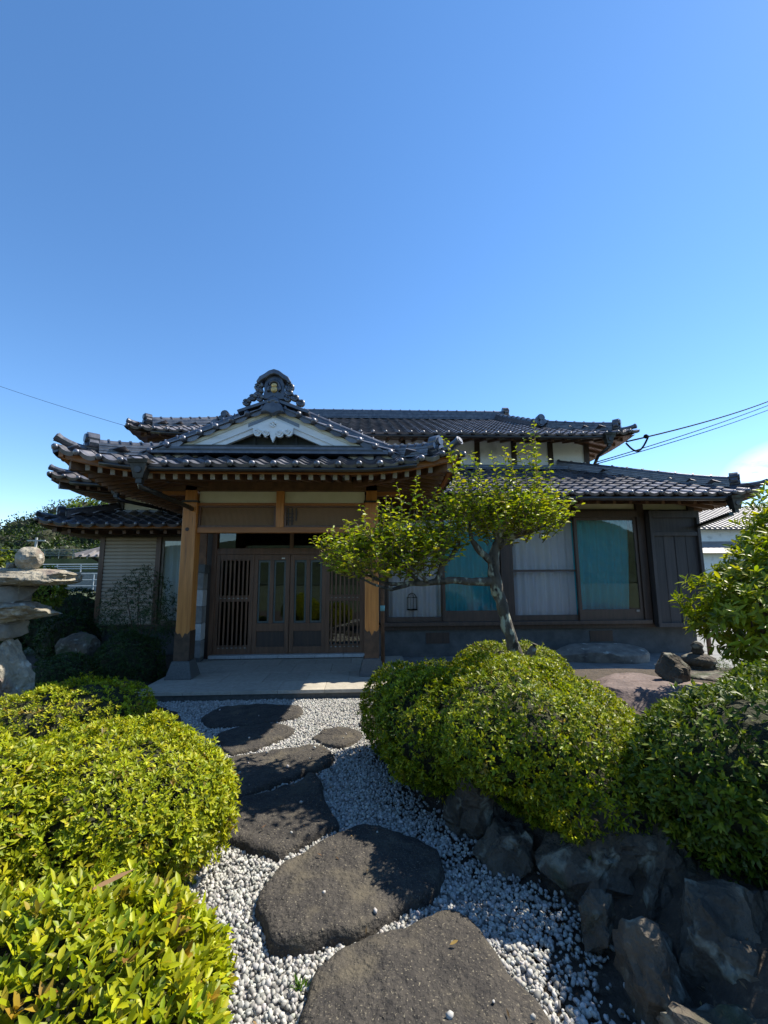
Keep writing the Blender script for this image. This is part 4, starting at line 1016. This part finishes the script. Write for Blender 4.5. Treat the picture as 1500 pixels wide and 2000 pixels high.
shrub('azalea','big mounded azalea under the plum tree, dark and shaded toward the path',[(.48,3.9,.46,.45,.6,.35),(.93,3.0,.6,.48,.58,.33),(1.62,4.95,.47,.6,.55,.36),(1.22,3.75,.58,.45,.55,.32),(1.28,2.88,.5,.44,.48,.27),(1.55,3.4,.5,.38,.45,.27),(.6,3.35,.44,.38,.48,.3),(1.38,2.64,.42,.33,.33,.21)],21000,.032,.0125,.04,(1.2,3.9,.2),seed=26,per=6,group=GB,depth=.24,upb=.0,cols=[(.27,.3,.008),(.16,.205,.008),(.06,.1,.008),(.36,.36,.012),(.2,.11,.04)],wts=[.28,.3,.32,.1,.02],bs=7,ba=.06)
shrub('azalea','dark round azalea at the right edge, backlit in front of the flat rock',[(1.97,2.12,.64,.68,.5,.4),(2.7,2.5,.6,.65,.65,.43),(2.15,1.3,.6,.55,.6,.42)],11000,.04,.0155,.05,(2.3,2.4,.2),seed=27,per=6,group=GB,cols=[(.11,.15,.01),(.07,.11,.01),(.042,.075,.01),(.2,.23,.012)],wts=[.3,.35,.3,.07],upb=.15)  # last ellipsoid lies out of frame, added to block skylight at bottom right
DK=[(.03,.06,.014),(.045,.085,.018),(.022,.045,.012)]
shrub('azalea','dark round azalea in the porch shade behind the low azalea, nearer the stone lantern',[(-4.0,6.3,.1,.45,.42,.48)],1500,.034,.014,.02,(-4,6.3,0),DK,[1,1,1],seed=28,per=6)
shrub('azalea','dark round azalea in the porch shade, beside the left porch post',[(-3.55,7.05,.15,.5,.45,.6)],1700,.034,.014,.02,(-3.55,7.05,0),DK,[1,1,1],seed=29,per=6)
def stems(t,base,tips,r0=.018,mt='twig',seed=0):
    g=random.Random(seed)
    for q in tips:
        b=Vector(base)+Vector((g.uniform(-.08,.08),g.uniform(-.08,.08),0)); q=Vector(q); m_=b.lerp(q,.5)+Vector((g.uniform(-.08,.08),g.uniform(-.08,.08),.05))
        MB().tube([b,b.lerp(m_,.6),m_,m_.lerp(q,.6),q],[r0,r0*.85,r0*.7,r0*.5,r0*.3],7).build('stem',mt,t,smooth=True)
nd=shrub('nandina','feathery dark nandina against the beige shutter, left of the porch post',[(-3.95,8.2,1.15,.5,.4,.62),(-4.35,8.3,.95,.4,.35,.5),(-3.65,8.1,.75,.35,.3,.5)],1500,.05,.013,.25,(-3.9,8.2,.05),[(.03,.06,.016),(.045,.08,.02),(.02,.045,.014)],[1,1,1],seed=30,per=5,core=0,depth=.9,spread=(30,85))
stems(nd,(-3.9,8.2,.0),[(-4.3,8.2,1.4),(-4.0,8.1,1.6),(-3.7,8.15,1.5),(-4.1,8.3,1.2),(-3.6,8.1,1.0)],.014,seed=3)
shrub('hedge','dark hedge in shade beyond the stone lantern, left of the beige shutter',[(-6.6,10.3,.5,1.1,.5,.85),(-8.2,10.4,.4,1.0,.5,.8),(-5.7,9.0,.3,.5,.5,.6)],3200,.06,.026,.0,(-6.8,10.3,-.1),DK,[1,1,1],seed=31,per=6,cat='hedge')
tb_=shrub('tall_shrub','sunlit yellow-green shrub top behind the round stone of the lantern',[(-6.3,7.6,1.45,.75,.6,.6),(-5.7,7.9,1.35,.5,.4,.4)],1900,.075,.028,.6,(-6.1,7.7,0),[(.16,.2,.015),(.1,.15,.015),(.22,.22,.03)],[1,1,.5],seed=32,per=6,core=.6,depth=.5)
stems(tb_,(-6.1,7.7,-.05),[(-6.4,7.6,1.2),(-5.9,7.8,1.3),(-6.1,7.6,1.5)],.03,seed=5)
R3C=[(.25,.3,.01),(.17,.22,.01),(.35,.36,.016),(.08,.12,.01)]
r3=shrub('rhododendron','tall long-leaved shrub at the right edge, sunlit whorls of pointed leaves',[(3.75,4.1,1.22,.48,.5,.36),(4.3,4.15,1.6,.56,.55,.4),(4.8,4.3,2.05,.6,.6,.48),(4.6,4.1,1.3,.7,.7,.55),(4.1,4.0,.95,.5,.5,.3)],1900,.115,.032,.62,(4.0,4.15,.25),R3C,[.35,.3,.2,.15],seed=33,per=7,detail=1,core=0,depth=.9,spread=(35,80),mt='leaf_gloss',upb=.5,curl=.2,bs=6,ba=.1)
stems(r3,(3.95,4.2,.2),[(3.6,4.0,1.2),(3.9,4.1,1.5),(4.3,4.3,2.0),(4.2,4.5,1.6),(4.6,4.2,1.5),(3.75,4.3,1.0)],.032,seed=6)
# fine plant on the right by the basin
shrub('feathery_plant','small feathery green plant behind the stone basin',[(4.75,5.6,.25,.32,.3,.2)],420,.05,.007,.1,(4.75,5.6,.1),[(.06,.1,.03),(.08,.13,.04)],[1,1],seed=34,per=7,core=.5,cat='plant')
g=np.random.default_rng(5); n=40; b=np.tile([[-.24,1.95,.01]],(n,1))+g.normal(0,.012,(n,3))*[1,1,.2]; d=unit(g.normal(0,.5,(n,3))+[0,0,1])
V,F,C=leaves(b,d,g.normal(size=(n,3)),g.uniform(.02,.05,n),g.uniform(.006,.01,n),pal(g,n,[(.1,.2,.03)],[1]))
o=inst('weed',np_mesh('weed',V,F,M['leaf'],True,C),None,Matrix.Identity(4)); tag(o,'tiny green weed in the white gravel beside the nearest stepping stone','weed')
# brown fallen leaves
g=np.random.default_rng(8)
def fallen(name,loc,l,w,col,label,d=(1,.3,.1)):
    V,F,C=leaves(np.zeros((1,3)),np.array([d],float),np.array([[.1,-.2,1.]]),np.array([l]),np.array([w]),np.array([col]),1,-.1)
    tag(inst(name,np_mesh(name,V,F,M['leaf'],True,C),None,Matrix.Translation(loc)),label,'leaf')
fallen('fallen_leaf',(-.83,1.5,.66),.13,.022,(.34,.2,.1),'long dry brown leaf lying on the bottom-left azalea',(.9,.5,.1))
fallen('fallen_leaf',(.36,2.02,.085),.04,.015,(.3,.2,.06),'small dry leaf on the nearest stepping stone')

g=np.random.default_rng(91)
n=900; x=g.uniform(.1,2.2,n); y=g.uniform(1.2,4.2,n); k_=np.array([a>interp(RE,b)-.12 for a,b in zip(x,y)]); x,y=x[k_],y[k_]
xg=g.uniform(-1.6,1.,130); yg=g.uniform(1.3,5.6,130); k_=np.array([interp(LE,b)<a<interp(RE,b) for a,b in zip(xg,yg)])
x=np.r_[x,xg[k_]]; y=np.r_[y,yg[k_]]; n=len(x); zz=np.array([max(soil(a,b),.015)+.012 for a,b in zip(x,y)])
zz=np.where(np.any([inpoly(P,x,y) for P in SP.values()],axis=0),.088,zz)
d=g.normal(size=(n,3))*[1,1,.15]
V,F,C=leaves(np.stack([x,y,zz],1),d,g.normal(0,.25,(n,3))+[0,0,1.],g.uniform(.015,.04,n),g.uniform(.007,.014,n),np.clip(pal(g,n,[(.16,.1,.05),(.1,.06,.03),(.24,.16,.08)],[1,1,.6]),.01,.5),0,-.15)
o=inst('leaf_litter',np_mesh('leaf_litter',V,F,M['leaf'],True,C),None,Matrix.Identity(4)); tag(o,'scattered dry leaf litter between the edging rocks and on the gravel','leaf litter',kind='stuff')
# ------------------------------------------------------------------ plum tree
PT_=thing('plum_tree',(1.48,4.13,.6),'trained plum tree with leaning lichened trunk and two leafy pads above the mounded azalea','tree')
PW_=Matrix.Translation((0,0,.224))@Matrix.Scale(.86,4)
tr=[(1.74,4.8,.3),(1.66,4.8,.75),(1.57,4.8,1.0),(1.535,4.8,1.25),(1.47,4.8,1.45),(1.44,4.8,1.62),(1.45,4.8,1.8),(1.5,4.8,1.95)]
def gnarl(path,r,seed,n=12,step=.05,amp=.35):
    pts=resample(path,step); k=len(pts); rr=np.interp(np.linspace(0,1,k),np.linspace(0,1,len(r)),r)
    P=[p+Vector([noise.noise((i*.35+seed*7,j*9.1,seed))*rr[i]*amp for j in range(3)]) for i,p in enumerate(pts)]
    R_=[rr[i]*(1+.22*noise.noise((i*.5,seed*3.3,2))) for i in range(k)]
    return P,R_
def limb(path,r,seed,name='branch',n=10):
    P,R_=gnarl(path,r,seed); return MB().tube(P,R_,n).build(name,'bark',PT_,smooth=True,W=PW_)
limb(tr,[.085,.072,.066,.062,.064,.07,.06,.045],1,'trunk',16)
limb([(1.77,4.74,.72),(1.82,4.72,.82),(1.83,4.71,.86)],[.05,.04,.036],2,'branch_stub')
BR=[([(1.46,4.8,1.52),(1.2,4.78,1.51),(.95,4.75,1.54),(.75,4.74,1.51),(.5,4.72,1.5),(.3,4.72,1.5),(.1,4.7,1.56)],[.052,.046,.042,.036,.03,.022,.014]),
([(.8,4.74,1.52),(.86,4.76,1.68),(1.0,4.8,1.82),(1.08,4.82,1.95)],[.034,.028,.022,.014]),
([(.62,4.73,1.51),(.5,4.78,1.62),(.35,4.85,1.72),(.2,4.9,1.8)],[.026,.02,.016,.01]),
([(.5,4.72,1.5),(.3,4.62,1.44),(.12,4.6,1.5),(-.1,4.58,1.6)],[.024,.018,.014,.009]),
([(.7,4.73,1.52),(.6,4.6,1.6),(.45,4.5,1.7),(.3,4.45,1.85)],[.024,.018,.014,.009]),
([(.3,4.72,1.5),(.05,4.8,1.6),(-.15,4.85,1.75)],[.02,.014,.009]),
([(1.46,4.8,1.72),(1.3,4.78,1.84),(1.2,4.76,1.98),(1.18,4.75,2.15)],[.05,.04,.028,.014]),
([(1.5,4.8,1.9),(1.62,4.82,2.0),(1.8,4.85,2.05),(2.05,4.86,2.12),(2.25,4.88,2.25)],[.05,.04,.03,.02,.012]),
([(1.5,4.8,1.93),(1.52,4.7,2.08),(1.5,4.62,2.25)],[.042,.028,.014]),
([(1.5,4.8,1.93),(1.6,4.95,2.08),(1.7,5.05,2.25)],[.042,.028,.014]),
([(1.62,4.82,2.0),(1.85,4.7,2.1),(2.0,4.6,2.2)],[.03,.02,.012])]
for i,(p,r) in enumerate(BR): limb(p,r,i+3)
g=np.random.default_rng(42); leafp=[]; tw=MB()
PC=[(.3,.35,.012),(.21,.26,.012),(.09,.14,.012),(.42,.42,.02),(.25,.2,.03)]; PW=[.35,.3,.2,.13,.02]
def twig(b,d,ln,k,ll=.08):
    b=np.array(b,float); d=np.array(d,float); d/=np.linalg.norm(d); P=[b]; 
    for i in range(6):
        d=d+g.normal(0,.09,3)+np.array([0,0,.06]); d/=np.linalg.norm(d); P.append(P[-1]+d*ln/6)
    tw.tube(P,np.linspace(.0055,.0018,7).tolist(),4,False)
    P=np.array(P); t=np.linspace(.08,1,k); pos=np.stack([np.interp(t,np.linspace(0,1,7),P[:,i]) for i in range(3)],1)
    a=np.arange(k)*2.4+g.uniform(0,6); side=np.stack([np.cos(a),np.sin(a),np.full(k,.12)],1); dr=unit(side+d*.35+g.normal(0,.2,(k,3)))
    sz=np.interp(t,[0,.7,1],[1,1,.6])
    leafp.append(leaves(pos,dr,np.array([0,0,1.])+g.normal(0,.35,(k,3)),ll*sz*g.uniform(.75,1.15,k),ll*.52*sz*g.uniform(.8,1.15,k),np.clip(pal(g,k,PC,PW),.005,.6),1,.22,.25))
def pad(c,r,n,zlow,up,ln):
    for _ in range(n):
        d=unit(g.normal(size=(1,3)))[0]; q=g.random()**.4
        b=np.array(c)+d*np.array(r)*q
        if b[2]<zlow: b[2]=zlow+.06*g.random()
        o=(b-np.array(c))/np.array(r); twig(b,[o[0]*.7+g.normal(0,.25),o[1]*.7+g.normal(0,.25),up+g.normal(0,.2)],ln*g.uniform(.5,1.3),int(g.integers(7,11)))
pad((.25,4.72,1.72),(.66,.5,.25),215,1.5,.55,.26); pad((.45,4.72,1.8),(.5,.4,.25),100,1.6,.9,.36)
pad((.85,4.78,1.92),(.3,.3,.16),60,1.8,.6,.25)
pad((1.68,4.8,2.12),(.62,.5,.24),190,1.9,.55,.28); pad((1.66,4.8,2.22),(.55,.42,.2),100,2.02,.9,.36)
pad((1.15,4.8,2.2),(.28,.3,.25),50,2.0,.8,.3)
for (x,z,ln) in [(1.17,2.45,.85),(1.2,2.5,.5),(1.05,2.4,.55),(1.98,2.45,.9),(2.06,2.45,.78),(1.93,2.4,.6),(1.6,2.45,.55),(1.72,2.45,.5),(1.45,2.4,.45),(1.28,2.4,.6),(2.2,2.35,.35),(1.1,2.4,.7),(1.85,2.45,.62),(2.0,2.5,.7),(1.52,2.4,.6),(1.36,2.45,.55),(2.12,2.4,.55),(1.78,2.5,.6)]:
    twig((x,4.75+g.normal(0,.08),z),(g.normal(0,.04),g.normal(0,.04),1),ln,int(ln*34),.078)
for (x,z,ln) in [(.42,2.05,.55),(.55,2.05,.6),(.62,2.0,.5),(.2,2.0,.45),(.03,1.95,.4),(-.1,1.8,.4),(-.28,1.75,.35),(.75,2.0,.45),(.3,2.05,.4),(.48,2.1,.55),(.36,2.0,.5),(.12,1.95,.45),(-.2,1.8,.38),(.68,2.0,.55),(-.38,1.75,.28)]:
    twig((x,4.7+g.normal(0,.08),z),(g.normal(0,.06)-.1*(x<0),g.normal(0,.06),1),ln,int(ln*32),.076)
V,F,C=cat_(leafp); print('plum leaves',len(V)//8)
cr=inst('crown',np_mesh('crown',V,F,M['leaf'],True,C),PT_,PW_); cr['kind']='stuff'
tw.build('twigs','twig',PT_,W=PW_)

# ------------------------------------------------------------------ rocks
GR='edging rocks below the right-hand azaleas'
RK=[((.7,2.95,.08),(.22,.2,.24),41,'darkrock','pale-faced rock showing under the mounded azalea'),
((.86,2.72,.0),(.2,.16,.17),42,'darkrock','dark low rock between the pale-faced rock and the big blocky one'),
((1.19,2.4,.08),(.26,.22,.27),43,'darkrock','big blocky edging rock with dappled light under the right azalea'),
((1.38,2.12,.12),(.15,.16,.26),44,'darkrock','rounded edging rock with pale lichen right of the blocky rock'),
((1.0,2.06,.05),(.07,.07,.11),45,'darkrock','small edging stone at the gravel, in front of the blocky rock'),
((1.09,1.8,.03),(.12,.15,.19),46,'darkrock','slanting ribbed edging rock at the bottom right of the gravel'),
((1.33,1.74,.1),(.17,.15,.24),47,'darkrock','large shaded edging rock near the bottom right corner'),
((1.58,1.78,.1),(.16,.15,.24),48,'darkrock','shaded edging rock cut by the right picture edge'),
((1.2,1.5,.0),(.2,.16,.18),49,'darkrock','low shaded rock at the very bottom right'),
((.42,3.75,.05),(.16,.22,.18),50,'darkrock','small dark rock at the foot of the mounded azalea beside the gravel'),
((1.98,3.0,.3),(.2,.16,.16),51,'greyrock','sunlit grey stone in the gap between the two right-hand azaleas')]
for c,s,sd,mt,lb in RK: rock('edging_rock',(c[0],c[1],c[2]+.05),tuple(q*1.18 for q in s),sd,mt,lb,'rock',GR,rough=.34,rotz=sd,cuts=16,dmin=.5,dmax=.95)
fr_=rock('flat_rock',(2.95,4.7,.15),(.92,.88,.42),60,'pink','broad flat purple-brown rock behind the mounded azalea',rough=.16,top=.75,cuts=6,rotz=.4,dmin=.75,sub=5,boxy=.85)
rock('boulder',(3.3,4.68,.59),(.17,.15,.16),61,'darkrock','rounded dark boulder sitting on the flat purple-brown rock',rough=.12,cuts=12)
rock('step_rock',(4.25,7.85,.12),(.85,.3,.3),62,'greyrock','long grey rock against the foundation under the curtained windows',rough=.1,top=.7,cuts=6)
rock('garden_rock',(-4.35,7.3,.3),(.45,.3,.42),63,'darkrock','dark rock in the porch shade between the two dark round azaleas',rough=.15)
rock('garden_rock',(4.75,4.6,.3),(.35,.3,.35),64,'darkrock','dark rock under the long-leaved shrub at the right edge',rough=.15)
sb_=thing('stone_basin',(4.35,5.4,.15),'low dark stone basin beside the flat rock at the right','basin')
MB().lathe((4.35,5.4,.12),[(.38,0),(.45,.1),(.47,.22),(.44,.26),(.3,.25)],9).build('basin_body','darkrock',sb_,bevel=.02)
sc_=thing('lantern_cap',(4.42,5.75,.4),'dark carved stone cap with a knob standing behind the stone basin','stone cap')
MB().lathe((4.42,5.75,.4),[(.16,0),(.2,.05),(.19,.1),(.1,.14)],16).build('cap_disc','darkrock',sc_,smooth=True)
MB().lathe((4.42,5.75,.535),[(.05,0),(.075,.03),(.06,.08),(.075,.11),(.05,.15),(.01,.17)],14).build('cap_knob','darkrock',sc_,smooth=True)
B('cap_foot','darkrock',sc_,4.28,4.56,5.6,5.9,-.05,.4)
# stone lantern of stacked natural rocks
SLN=thing('stone_lantern',(-3.55,4.75,.1),'rustic lantern of stacked natural stones topped by a round stone, at the left edge','lantern')
ly=4.75
rock('base_stone',(-3.58,ly,.44),(.33,.28,.62),71,'lantern',parent=SLN,rough=.3,cuts=12,boxy=.6,sub=5,taper=.28)
rock('platform_stone',(-3.85,ly+.03,1.07),(.3,.22,.12),72,'greyrock',parent=SLN,rough=.3,cuts=5,boxy=.4,dmin=.95,dmax=1.3)
rock('shelf_stone',(-3.66,ly,1.24),(.46,.3,.095),73,'lantern',parent=SLN,rough=.5,cuts=9,boxy=.5,dmin=.75,dmax=1.15,sub=5,tilt=(0,-.03))
rock('fire_box',(-3.82,ly+.05,1.42),(.34,.24,.11),74,'greyrock',parent=SLN,rough=.3,cuts=5,boxy=.35,dmin=.95,dmax=1.3)
rock('cap_slab',(-3.66,ly+.05,1.6),(.6,.34,.085),75,'lantern',parent=SLN,rough=.6,cuts=9,boxy=.5,dmin=.75,dmax=1.15,sub=5,tilt=(0,.02))
rock('finial_stone',(-3.47,ly-.02,1.79),(.125,.12,.125),76,'lantern',parent=SLN,rough=.1,cuts=6,dmin=.85,dmax=.97,boxy=1)
rock('pebble',(-3.63,ly-.05,1.71),(.05,.05,.05),77,'lantern',parent=SLN,sub=3)

# ------------------------------------------------------------------ bird cage inside the window
bc=thing('bird_cage',(1.02,8.53,1.0),'small dark wire bird cage hanging behind the left lace-curtained window','bird cage')
cz=.92; cx_,cy_,cr_=.95,8.545,.1
MB().lathe((cx_,cy_,cz),[(cr_,0),(cr_,.02)],18).build('cage_base','cable',bc)
for k in range(10):
    a=k*.6283; X,Y=cx_+cr_*math.cos(a),cy_+cr_*.6*math.sin(a)
    MB().tube([(X,Y,cz),(X,Y,cz+.24),(cx_+(X-cx_)*.6,cy_+(Y-cy_)*.6,cz+.3),(cx_,cy_,cz+.33)],.0035,5).build('cage_wire','cable',bc)
MB().tube([(cx_+cr_*math.cos(a),cy_+cr_*.6*math.sin(a),cz+.24) for a in [i*.3927 for i in range(17)]],.0045,5).build('cage_ring','cable',bc)
MB().tube([(cx_,cy_,cz+.33),(cx_,cy_,2.68)],.002,4).build('cage_cord','cable',bc)

# ------------------------------------------------------------------ cables
def cable(name,a,b,sag,r,label,cat='cable',n=24):
    a,b=Vector(a),Vector(b); P=[a.lerp(b,i/n)-Vector((0,0,sag*4*(i/n)*(1-i/n))) for i in range(n+1)]
    tag(MB().tube(P,r,6).build(name,'cable',None,smooth=True),label,cat)
pk=Vector((15.03,14.68,8.11)); a0=Vector((6.14,8.9,4.55)); e0=a0+(pk-a0)*1.9
cable('power_cable',(5.8,9.0,4.47),e0,.25,.02,'thick black service cable from the upper roof corner, the topmost of the right-hand wires')
cable('power_cable',(5.5,9.76,4.2),Vector((5.5,9.76,4.2))+(Vector((15.06,14.8,7.95))-Vector((5.5,9.76,4.2)))*1.9,.2,.013,'thin wire under the thick service cable, upper of the two thin right-hand wires')
cable('power_cable',(5.5,9.78,4.16),Vector((5.5,9.78,4.16))+(Vector((15.06,14.8,7.82))-Vector((5.5,9.78,4.16)))*1.9,.24,.012,'lowest of the thin wires at the right')
lp=[Vector((5.75,8.95,4.42)).lerp(Vector((6.3,8.98,4.6)),i/12)-Vector((0,0,.26*math.sin(math.pi*i/12))) for i in range(13)]
tag(MB().tube(lp,.02,7).ball((6.2,8.93,4.57),.05,8,6).build('cable_loop','cable',None,smooth=True),'black drip loop of cable hanging at the upper roof corner','cable')
cable('phone_wire',(-4.3,9.2,4.56),(-21.9,17.4,12.3),.3,.005,'thin pale wire running from the roof to the upper left')

# ------------------------------------------------------------------ background, left
g=np.random.default_rng(77)
def hillmesh(name,fn,x0,x1,y0,y1,nx,ny,mt):
    return struct(MB().sheet(lambda a,b:(x0+(x1-x0)*a,y0+(y1-y0)*b,fn(x0+(x1-x0)*a,y0+(y1-y0)*b)),nx,ny).build(name,mt,None,smooth=True))
prof=lambda x: float(np.interp(x,[-90,-62,-48,-40,-35,-28,-15,0],[1,5,7.6,10.2,11.2,10.4,7.5,2]))
hillmesh('hill',lambda x,y: -.2+max(0,prof(x)-1.5)*sstep((y-40)/22)*(1-sstep((y-75)/40)),-110,0,38,120,40,24,'wood')
def crowns(lst,per,ls,cols,wts,g,core=True):
    PTS=[]; mb=MB(); U,Fi=ico(2)
    for (cx,cy,cz,r) in lst:
        d=unit(g.normal(size=(per,3))); q=.72+.33*g.random(per); b=1+.22*bumps(d*3+cx,2.3)
        p=np.array([cx,cy,cz])+d*(r*q*b)[:,None]*np.array([1,1,.85]); dr=unit(d+g.normal(0,.6,(per,3)))
        PTS.append(leaves(p,dr,d+np.array([0,0,.5])+g.normal(0,.4,(per,3)),ls*g.uniform(.6,1.3,per),ls*.7*g.uniform(.6,1.3,per),np.clip(pal(g,per,cols,wts),.004,.5),0))
        mb.add([(cx+v[0]*r*.74,cy+v[1]*r*.74,cz+v[2]*r*.66) for v in U],Fi)  # solid crown core, inner shade given by its dark colour
    return cat_(PTS),mb
WC=[(.025,.045,.01),(.038,.065,.013),(.018,.032,.009)]
lst=[]
for row,(yy,f,rr) in enumerate([(64,1.0,2.6),(58,.8,2.4),(53,.58,2.3),(48,.36,2.2)]):
    for x in np.arange(-78,-14,1.9):
        X=x+g.normal(0,.7); top=prof(X)*f+1.2; lst.append((X*yy/60,yy+g.normal(0,1.2),top-rr*.8+g.normal(0,.5),rr*g.uniform(.75,1.2)))
(V,F,C),mb=crowns(lst,700,.34,WC,[1,1,1],g)
o=inst('woodland',np_mesh('woodland',V,F,M['leaf'],True,C),None,Matrix.Identity(4)); tag(o,'dark wooded hillside behind the left wing','woodland',kind='stuff'); mb.build('woodland_shade_core','core',o)
tt=thing('broadleaf_tree',(-33,60,6),'bright sunlit tree crown on the hill above the left skirt roof','tree')
(V,F,C),mb=crowns([(-35.5,57,9.6,2.3),(-32.5,57.5,10.0,2.4),(-29.8,57,9.3,2.2),(-37.6,57.5,8.6,1.7)],1300,.36,[(.1,.16,.02),(.13,.19,.025),(.08,.12,.02)],[1,1,1],g)
inst('crown',np_mesh('crown',V,F,M['leaf'],True,C),tt,Matrix.Identity(4)); mb.build('shade_core','core',tt); MB().tube([(-33,57,3),(-33,57,9)],[.4,.25],8).build('trunk','bark',tt)
# road bank with rails, fences
struct(B('bank_wall','concrete',None,-60,-9,31,33,-.1,1.9)); struct(B('bank_verge','grass',None,-60,-9,33,48,-.1,2.9))
def rail(name,y,z0,z1,x0,x1,sp,mt,label,nr=2,r=.04,cat='fence'):
    t=thing(name,((x0+x1)/2,y,z0),label,cat); n=int((x1-x0)/sp)
    for k in range(n+1): MB().tube([(x0+k*sp,y,z0),(x0+k*sp,y,z1)],r,6).build('post',mt,t)
    for k in range(nr): z=z1-(z1-z0)*.55*k/max(1,nr-1); MB().tube([(x0,y,z),(x1,y,z)],r,6).build('rail',mt,t)
    return t
rail('guard_rail',31.5,1.9,2.45,-34,-10,1.6,'galv','white guard rail on the road bank beyond the stone lantern',3,.035)
rail('pipe_fence',23.8,.6,1.75,-26,-9,1.7,'galv','pale pipe fence in front of the road bank',3,.022)
rail('wire_fence',36,2.9,3.75,-44,-12,1.1,'mesh','wire mesh fence along the foot of the wooded hill',5,.025)
struct(B('field','grass',None,-40,-8.5,13,30.9,-.11,.6))
up=thing('utility_pole',(-26.4,36.5,2.9),'small grey utility pole with crossarm in front of the wooded hill','pole'); MB().tube([(-26.4,36.5,2.5),(-26.4,36.5,4.75)],.09,8).build('pole_shaft','pole',up); B('crossarm','pole',up,-27.1,-25.7,36.45,36.55,4.45,4.55)
# little neighbouring roof on the left
nb=thing('garden_shed',(-8,17,0),'small outbuilding with grey tiled roof behind the left wing','shed')
B('wall','plaster',nb,-9.2,-5.5,16.6,20,-.1,2.3); 
MB().add([(-10.2,16,2.3),(-5,16,2.3),(-5,21,2.3),(-10.2,21,2.3),(-7.7,18.5,3.5),(-5,18.5,3.5)],[(0,1,5,4),(0,4,3),(4,5,2,3),(3,2,1,0)]).build('roof','nroof',nb)
for k in range(18):
    x=-10.0+k*.27; MB().bar((x,16.02,2.35),(x,16.02+min(2.5,k*.27+.1),2.35+min(2.5,k*.27+.1)*.48),.07,.06).build('roof_rib','nroof',nb)
MB().bar((-10.2,15.98,2.34),(-7.7,18.5,3.56),.16,.14).build('hip_ridge','nroof',nb); MB().tube([(-9.6,16,2.28),(-9.3,16.4,2.0),(-9.2,16.55,1.9),(-9.2,16.55,0)],.05,8).build('downpipe','gutter',nb)
# ------------------------------------------------------------------ background, right
nh=thing('neighbour_house',(23,27,0),'white neighbouring house with grey tiled roofs beyond the right corner','house')
B('wall','white',nh,19.4,30,25.6,33,-.1,4.2)
MB().add([(18.4,24.8,4.2),(31,24.8,4.2),(31,34,4.2),(18.4,34,4.2),(22.4,29.4,6.2),(31,29.4,6.2)],[(0,1,5,4),(0,4,3),(4,5,2,3),(3,2,1,0)]).build('roof','nroof',nh)
for k in range(36):
    x=18.7+k*.33; q=min(4.5,(k*.33+.3)*1.12); MB().bar((x,24.82,4.25),(x,24.82+q,4.25+q*.44),.1,.09).build('roof_rib','nroof',nh)
MB().bar((18.4,24.8,4.28),(22.4,29.4,6.3),.25,.2).build('hip_ridge','nroof',nh)
MB().add([(18.0,23.6,2.7),(30,23.6,2.7),(30,25.6,3.5),(19,25.6,3.5)],[(0,1,2,3)]).build('lower_roof','nroof',nh); B('lower_wall','white',nh,18.6,30,24.2,25.59,-.1,2.75)
B('window','darkwood',nh,21,22.2,24.15,24.19,1.0,2.2)
gw=MB().box(9,30,19.9,20.1,-.1,1.4).build('garden_wall','concrete',None); tag(gw,'grey block wall in front of the white neighbouring house','wall')
hillmesh('far_hill',lambda x,y: 78*math.exp(-((x-520)/330)**2)*sstep((y-330)/120)+6*noise.noise((x*.01,y*.01,0)),180,1400,300,700,60,20,'mount')
# wooded hill behind the viewer, seen only mirrored in the panes
hillmesh('wooded_hill',lambda x,y: (19*math.exp(-((x-62)/34)**2)+10*math.exp(-((x-10)/50)**2)+9*math.exp(-((x+60)/60)**2))*sstep((-70-y)/50)+1.2*noise.noise((x*.15,y*.15,0))*(y<-75),-260,320,-190,-60,150,40,'hillback')
